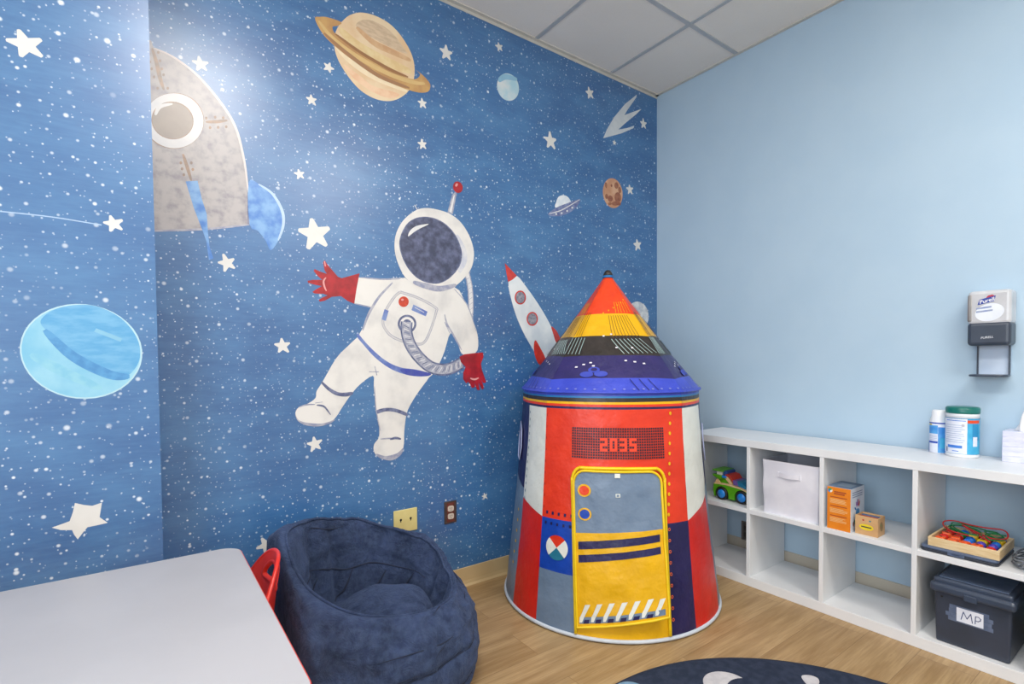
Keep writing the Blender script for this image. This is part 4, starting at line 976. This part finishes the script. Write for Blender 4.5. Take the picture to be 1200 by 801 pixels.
fl = fm.build('door_flap', tentE)
MB().tube(ep, .0055, T_YLB, 8, True).build('flap_binding', fl)
for b_, mm in ((.87, T_ORR), (.715, T_BLU)):
    bt = MB(); bt.add([flap(.125+.078*math.cos(a), b_+.042*math.sin(a), .002) for a in [2*PI*k/24 for k in range(24)]], [tuple(range(24))], T_YEL)
    bt.add([flap(.125+.058*math.cos(a), b_+.031*math.sin(a), .0032) for a in [2*PI*k/24 for k in range(24)]], [tuple(range(24))], mm); bt.build('round_button', fl)
def tab_quad(mb, b_, q, e, mm): mb.add([flap(.5+x*.03*q, b_+y*.015*q, e) for x, y in ((-1, -1), (1, -1), (1, 1), (-1, 1))], [(0, 1, 2, 3)], mm); return mb
tab_quad(MB(), .975, 1, .004, T_WHT).build('fastener_tab', fl)
tab_quad(tab_quad(MB(), .842, .8, .004, T_WHT), .842, .5, .005, FG).build('fastener_tab', fl)

# ------------------------------------------------------------------ bean bag chair
def suede():
    t = NT('navy_suede'); t.b.inputs['Roughness'].default_value = .92; t.b.inputs['Specular IOR Level'].default_value = .15
    t.b.inputs['Sheen Weight'].default_value = .25; t.b.inputs['Sheen Roughness'].default_value = .5; t.b.inputs['Sheen Tint'].default_value = lin('#8fa6d4')
    v = t.coords(); f = t.ramp(t.noise(v, 9, 6, .65, .8), .3, .72); f2 = t.ramp(t.noise(v, 38, 5, .7), .35, .7)
    c = t.mix(f, lin('#27314a'), lin('#3a4768')); c = t.mix(t.math('MULTIPLY', f2, .4), c, lin('#51617f'))
    t.l(c, t.b.inputs['Base Color']); t.bump(t.noise(v, 14, 7, .7, 1.2), .75, .02); return t.m
SUE = suede(); SEAM_FOLD = mat('navy_seam_fold', '#222b42', rough=.9)
BC = Vector((-2.27, -.465)); BR = .405
bag = thing('bean_bag_chair', 'navy suede bean bag chair with a round seat hollow against the starry wall', 'bean bag chair', (BC.x, BC.y, 0))
bdir = math.atan2(.30, -.20)                               # towards the high back
def rimh(a):
    c = math.cos(a-bdir); return .352+.232*((1+c)/2)**2.0+.02*math.sin(2*a+.6)+.012*math.sin(3*a)
def cat(P, t):
    n = len(P)-1; x = t*n; i = min(int(x), n-1); k = x-i
    a, b, c, d = P[max(i-1, 0)], P[i], P[i+1], P[min(i+2, n)]
    return .5*((2*b)+(c-a)*k+(2*a-5*b+4*c-d)*k*k+(3*b-a-3*c+d)*k**3)
def bagpt(u, v, wr=1.0):
    a = 2*PI*u; h = rimh(a); back = ((1+math.cos(a-bdir))/2)**1.5
    ro = .83+.05*back; ri = .57+.20*back
    prof = [(.05, .004), (.78, .004), (.95, .025), (1.01, .085), (1.015, .16), (.985, .235), (.945+.02*back, max(.27, h-.075)), (ro, h-.012), (ro-.09*(1-.65*back), h), (ri+.05, h-.035+.01*back), (ri-.03, h-.10-.06*back), (ri-.09, .235), (ri-.16, .205), (.2, .2), (.03, .2)]
    P = [Vector((r*BR, z)) for r, z in prof]; q = cat(P, v); r, z = q.x, q.y
    nv = Vector((math.cos(a)*r*9, math.sin(a)*r*9, z*9))
    mid = math.sin(PI*min(1, v*1.15)) if v < .87 else 0
    d = .016*noise.noise(nv*.55)+.012*noise.noise(nv*1.2+Vector((3, 1, 5)))+.006*noise.noise(nv*2.6)-.006*abs(noise.noise(nv*1.7+Vector((9, 2, 1))))**.5+.003*noise.noise(nv*5)
    inn = max(0, min(1, (v-.62)/.1))*max(0, min(1, (.86-v)/.05))
    fold = .024*abs(math.sin(a*4.5+1.2*math.sin(3*a)))**6*inn-.010*math.exp(-((v-.70-.012*math.sin(3*a))/.008)**2)*(.3+.7*back)              # pleats in the hollow
    vert = -.006*math.exp(-((math.sin(a*2+.5))/.05)**2)*(1 if .15 < v < .5 else 0)
    r += d*mid*wr+fold+vert; z += d*.6*mid*wr if v > .1 else 0
    lift = 0
    for zs, dep in ((.105, .009), (.215, .011)):                            # stitched rings round the outside
        zz_ = zs+.028*math.cos(a-bdir+.6)
        if v < .52: r -= dep*math.exp(-((z-zz_)/.008)**2)
    sh = max(0, min(1, (v-.5)/.15))*.045                                      # the hollow sits off centre
    px, py = r*math.cos(a)+sh, r*math.sin(a)-sh*.3
    y = BC.y+py
    if y > -.03: py = -.03-BC.y
    k = max(0, min(1, (y+.3)/.15)); lim = -2.585*(1-k)-2.69*k-BC.x             # squashed where the chair leans on it
    if px < lim+.1: px = lim+.1-.1*math.tanh((lim+.1-px)/.1)
    return Vector((px, py, max(0, z)))
m = MB(); m.grid(lambda u, v: bagpt(u, v), 200, 130, SUE, True, True); m.build('bag', bag)
m = MB(); cr = .178; cc = Vector((.05, -.02))
def cush(u, v):
    a = 2*PI*u; r = cr*math.sin(v*PI*.62)/math.sin(PI*.5); z = .238+.085*math.cos(v*PI*.62)
    n = noise.noise(Vector((math.cos(a)*r*12, math.sin(a)*r*12, z*8)))*.007; return Vector((cc.x+(r+n)*math.cos(a), cc.y+(r+n)*math.sin(a), z+n))
m.grid(cush, 64, 24, SUE, True, True); m.build('seat_cushion', bag)
def ring(v0, off, n=160): 
    out = []
    for k in range(n):
        p = bagpt(k/n, v0); q = Vector((p.x, p.y, 0)).normalized(); out.append(p+Vector((0, 0, off)))
    return out
MB().tube(ring(.618, .004), .0055, SUE, 8, True).build('piping', bag)
for zs in (.105, .215):
    pts = []
    for k in range(160):
        u = k/160; a = 2*PI*u; z = zs+.028*math.cos(a-bdir+.6); best = min((bagpt(u, .1+.4*j/60) for j in range(61)), key=lambda p: abs(p.z-z)); pts.append(best)
    pts = [(pts[k-1]+pts[k]+pts[(k+1) % 160])/3 for k in range(160)]
    MB().tube(pts, .0035, SEAM_FOLD, 6, True).build('seam_fold', bag)

def crease(uv, r=.003): MB().tube(spline([bagpt(u, v) for u, v in uv], 6, False), [r*(.3+.7*math.sin(PI*min(1, k/(6*(len(uv)-1))))) for k in range(6*(len(uv)-1)+1)], SEAM_FOLD, 6).build('seam_fold', bag)
ub = bdir/(2*PI)
crease([(ub-.30+.02*k, .735-.004*math.sin(k*.9)) for k in range(26)], .0035)       # seam round the hollow
for du, dv in ((-.24, 0), (-.16, .01), (-.08, 0), (.01, .005), (.1, .01)): crease([(ub+du+.012*k, .738+dv+.02*k) for k in range(5)], .0045)
crease([(ub-.07+.02*k, .655+.006*math.sin(k)) for k in range(5)], .004)
for u0, v0, du, dv in ((.77, .33, .012, .03), (.70, .40, .05, .006), (.62, .34, .04, -.01), (.86, .45, .04, .02), (.80, .5, .01, .04), (.93, .42, .03, -.03), (.66, .30, .03, .012)):
    crease([(u0+du*k, v0+dv*k+.01*math.sin(k*1.7+u0*9)) for k in range(4)], .0022)   # dark lines drawn in for the shade of wrinkles, not stitching

# ------------------------------------------------------------------ table and red chair
TZT = .6
TTOP = mat('white_table_laminate', '#b3b1b4', '#afadb0', .38, 4, spec=.45); TRED = mat('red_edge_band', '#d8442e', '#cc3d28', .35, 20); STEEL = mat('chrome_leg', '#b9bcc0', rough=.25, metal=.9)
tx1 = -2.709; ty1, ty0 = -.464, -1.40; tx0 = -4.05
tb = thing('activity_table', 'white topped kids table with a thin red edge in front of the bean bag', 'table', ((tx0+tx1)/2, (ty0+ty1)/2, 0))
hx, hy = (tx1-tx0)/2, (ty1-ty0)/2
MB().prism(rrect(-hx+.002, -hy+.002, hx-.002, hy-.002, .058, 10), TZT-.026, TZT, TTOP, .0015).build('tabletop', tb)
MB().prism(rrect(-hx, -hy, hx, hy, .06, 10), TZT-.027, TZT-.0012, TRED, .001).build('edge_band', tb)
for sx in (-1, 1):
    for sy in (-1, 1):
        m = MB(); x, y = sx*(hx-.42), sy*(hy-.12); m.tube([(x, y, .012), (x, y, .32)], .014, STEEL, 14); m.tube([(x, y, .25), (x, y, TZT-.027)], .018, TRED, 14); lg = m.build('leg', tb)
        MB().lathe([(0, 0), (.02, 0), (.02, .012), (.015, .02), (0, .02)], BLK, 16, Matrix.Translation((x, y, 0))).build('foot', lg)
CRED = mat('red_chair_plastic', '#e2382c', '#da3127', .3, 12, spec=.5)
CXB = -2.62
ch = thing('kids_chair', 'red plastic kids chair with a handle hole tucked under the table', 'chair', (-2.768, -.54, 0))
CW = .165
def back_pt(u, v, e):
    """moulded back: u across, v up"""
    y = CW*(2*u-1); c = (2*u-1); top = .578-.15*abs(c)**2.4
    z = .30+(top-.30)*v
    x = .125+.035*v-.085*abs(c)**2.0+e
    return Vector((x, y, z))
def hole(u, v): return ((u-.5)/.22)**2+((v-.76)/.115)**2 < 1
bk = MB()
def cmat(u, v): return None if hole(u, v) else CRED
bk.grid(lambda u, v: back_pt(u, v, .006), 44, 44, cmat); bk.grid(lambda u, v: back_pt(1-u, v, -.006), 44, 44, lambda u, v: cmat(1-u, v))
rimp = [(k/44, 1) for k in range(45)]; 
for path in ([(0, k/20) for k in range(21)]+[(k/44, 1) for k in range(1, 45)]+[(1, 1-k/20) for k in range(1, 21)],):
    bk.tube([back_pt(u, v, 0) for u, v in path], .007, CRED, 8)
bk.tube([back_pt(.5+.23*math.cos(a), .76+.122*math.sin(a), 0) for a in [2*PI*k/36 for k in range(36)]], .009, CRED, 8, True)
bk.build('backrest', ch)
MB().grid(lambda u, v: ((-.17+.31*u), (2*v-1)*(.15+.012*math.sin(PI*u)), .305+.012*(2*v-1)**2*1.5-.012*math.sin(PI*u)+(.02*(u-.8)/.2 if u > .8 else 0)), 20, 20, CRED).box((-.17, -.15, .285), (.14, .15, .3), CRED, .008).build('seat', ch)
for sx in (-1, 1):
    for sy in (-1, 1): MB().tube([(sx*.125, sy*.125, .295), (sx*.165, sy*.15, .0)], [.017, .012], CRED, 12).build('leg', ch)

# ------------------------------------------------------------------ round rug
A_ = [at(*p, 2, .008) for p in [(722, 801), (760, 783), (830, 771.5), (880, 771), (940, 777), (1000, 789), (1040, 801)]]
M_ = np.array([[2*p.x, 2*p.y, 1] for p in A_]); sol = np.linalg.lstsq(M_, np.array([p.x**2+p.y**2 for p in A_]), rcond=None)[0]
RC = Vector((sol[0], sol[1], 0)); RR_ = math.sqrt(sol[2]+sol[0]**2+sol[1]**2)
print('RUG', RC, RR_)
rg = thing('round_rug', 'dark navy round rug with pale moons on the wood floor', 'rug', RC)
RUGN = mat('rug_navy_pile', '#343c4e', '#2b3344', .95, 30, bump=.5, bscale=350, spec=.1); RUGP = mat('rug_pale_pile', '#c4c2c4', '#b7b5b9', .95, 40, spec=.1); RUGB = mat('rug_blue_pile', '#7d9cb4', '#7090a8', .95, 40, spec=.1)
MB().tube([(RR_*math.cos(a)-.002*math.cos(a), RR_*math.sin(a)-.002*math.sin(a), .005) for a in [2*PI*k/120 for k in range(120)]], .0042, mat('rug_binding', '#262c3c', rough=.9), 6, True).build('binding', rg)
pt = MB().lathe([(0, 0), (RR_-.004, 0), (RR_, .003), (RR_-.003, .0075), (RR_-.012, .008), (0, .008)], RUGN, 96)
def rp(pts, m, e=.0084, smooth=True):
    w = [at(*p, 2, e)-RC for p in pts]; w = spline(w, 4) if smooth else w
    tr = tessellate_polygon([[Vector((p.x, p.y, 0)) for p in w]]); pt.add(w, [f if (w[f[1]]-w[f[0]]).cross(w[f[2]]-w[f[0]]).z > 0 else f[::-1] for f in tr], m)
def rot_(a, r, rr): c = Vector((r*math.cos(a), r*math.sin(a))); return [(c.x+rr*math.cos(q), c.y+rr*math.sin(q)) for q in [2*PI*k/28 for k in range(28)]]
mc = at(853, 803, 2, .008)-RC
moon = [(mc.x+.085*math.cos(a), mc.y+.085*math.sin(a)) for a in [2*PI*k/40 for k in range(40)]]
pt.add([(x, y, .0084) for x, y in moon], [tuple(range(40))], RUGP)
mc2 = at(881, 811, 2, .008)-RC
pt.add([(mc2.x+.082*math.cos(a), mc2.y+.082*math.sin(a), .0087) for a in [2*PI*k/40 for k in range(40)]], [tuple(range(40))], RUGN)
rp([(939, 792), (948, 790.5), (958, 794), (960, 800), (955, 806), (946, 802)], RUGP)
bc = at(733, 806, 2, .008)-RC; bc = bc*((RR_-.066)/bc.length) if bc.length > RR_-.066 else bc
pt.add([(bc.x+.06*math.cos(a), bc.y+.06*math.sin(a), .0084) for a in [2*PI*k/32 for k in range(32)]], [tuple(range(32))], RUGB)
for a, r, rr in ((.3, .3, .06), (2.0, .25, .09), (3.5, .4, .05), (4.6, .35, .08), (5.5, .2, .05)):
    if RR_ > r+rr: pt.add([(x, y, .0084) for x, y in rot_(a, r, rr)], [tuple(range(28))], RUGP)
pt.build('pile', rg)

# ------------------------------------------------------------------ light
def emis(name, c, s):
    t = NT(name); t.b.inputs['Emission Color'].default_value = lin(c); t.b.inputs['Emission Strength'].default_value = s; t.b.inputs['Base Color'].default_value = lin('#ffffff'); return t.m
def area(name, loc, rot, sx, sy, power, color):
    d = bpy.data.lights.new(name, 'AREA'); d.shape = 'RECTANGLE'; d.size = sx; d.size_y = sy; d.energy = power; d.color = color
    o = bpy.data.objects.new(name, d); COL.objects.link(o); o.location = loc; o.rotation_euler = rot; return o
DIFF = emis('troffer_diffuser', '#fff6ea', 3.0)
def troffer(x0, x1, y0, y1, power, label):
    t = thing('ceiling_light', label, 'ceiling light', ((x0+x1)/2, (y0+y1)/2, H))
    a, b = (x1-x0)/2-.012, (y1-y0)/2-.012
    m = MB()
    for lo, hi in (((-a, -b), (-a+.03, b)), ((a-.03, -b), (a, b)), ((-a, -b), (a, -b+.03)), ((-a, b-.03), (a, b))): m.box((lo[0], lo[1], -.012), (hi[0], hi[1], 0), WHT, .001, 1)
    m.build('frame', t); MB().box((-a+.03, -b+.03, -.006), (a-.03, b-.03, -.001), DIFF).build('diffuser', t)
    area('troffer_light', ((x0+x1)/2, (y0+y1)/2, H-.02), (0, 0, 0), 2*a-.06, 2*b-.06, power, (1, .955, .9))
troffer(LX0-.61, LX0, LY0, LY1, 60, 'lit ceiling panel nearest the starry wall')
troffer(TX[1]-.61, TX[1], -3.65, -2.43, 60, 'added unseen ceiling panel nearest the light blue wall')  # second panel is out of view, added for general room light
# daylight through the window behind the camera
area('window_daylight', (XL+.02, (WY0+WY1)/2, (WZ0+WZ1)/2), (0, -PI/2, 0), WZ1-WZ0-.1, WY1-WY0-.1, 105, (.85, .925, 1.0))
w = bpy.data.worlds.new('sky'); bpy.context.scene.world = w; w.use_nodes = True
bg = w.node_tree.nodes['Background']; bg.inputs[0].default_value = (.75, .86, 1, 1); bg.inputs[1].default_value = 1.0
sc = bpy.context.scene
sc.view_settings.view_transform = 'Standard'; sc.view_settings.look = 'None'; sc.view_settings.gamma = 1; sc.view_settings.exposure = -0.55; sc.view_settings.use_curve_mapping = False
sc.cycles.use_denoising = True; sc.cycles.max_bounces = 8; sc.cycles.diffuse_bounces = 5
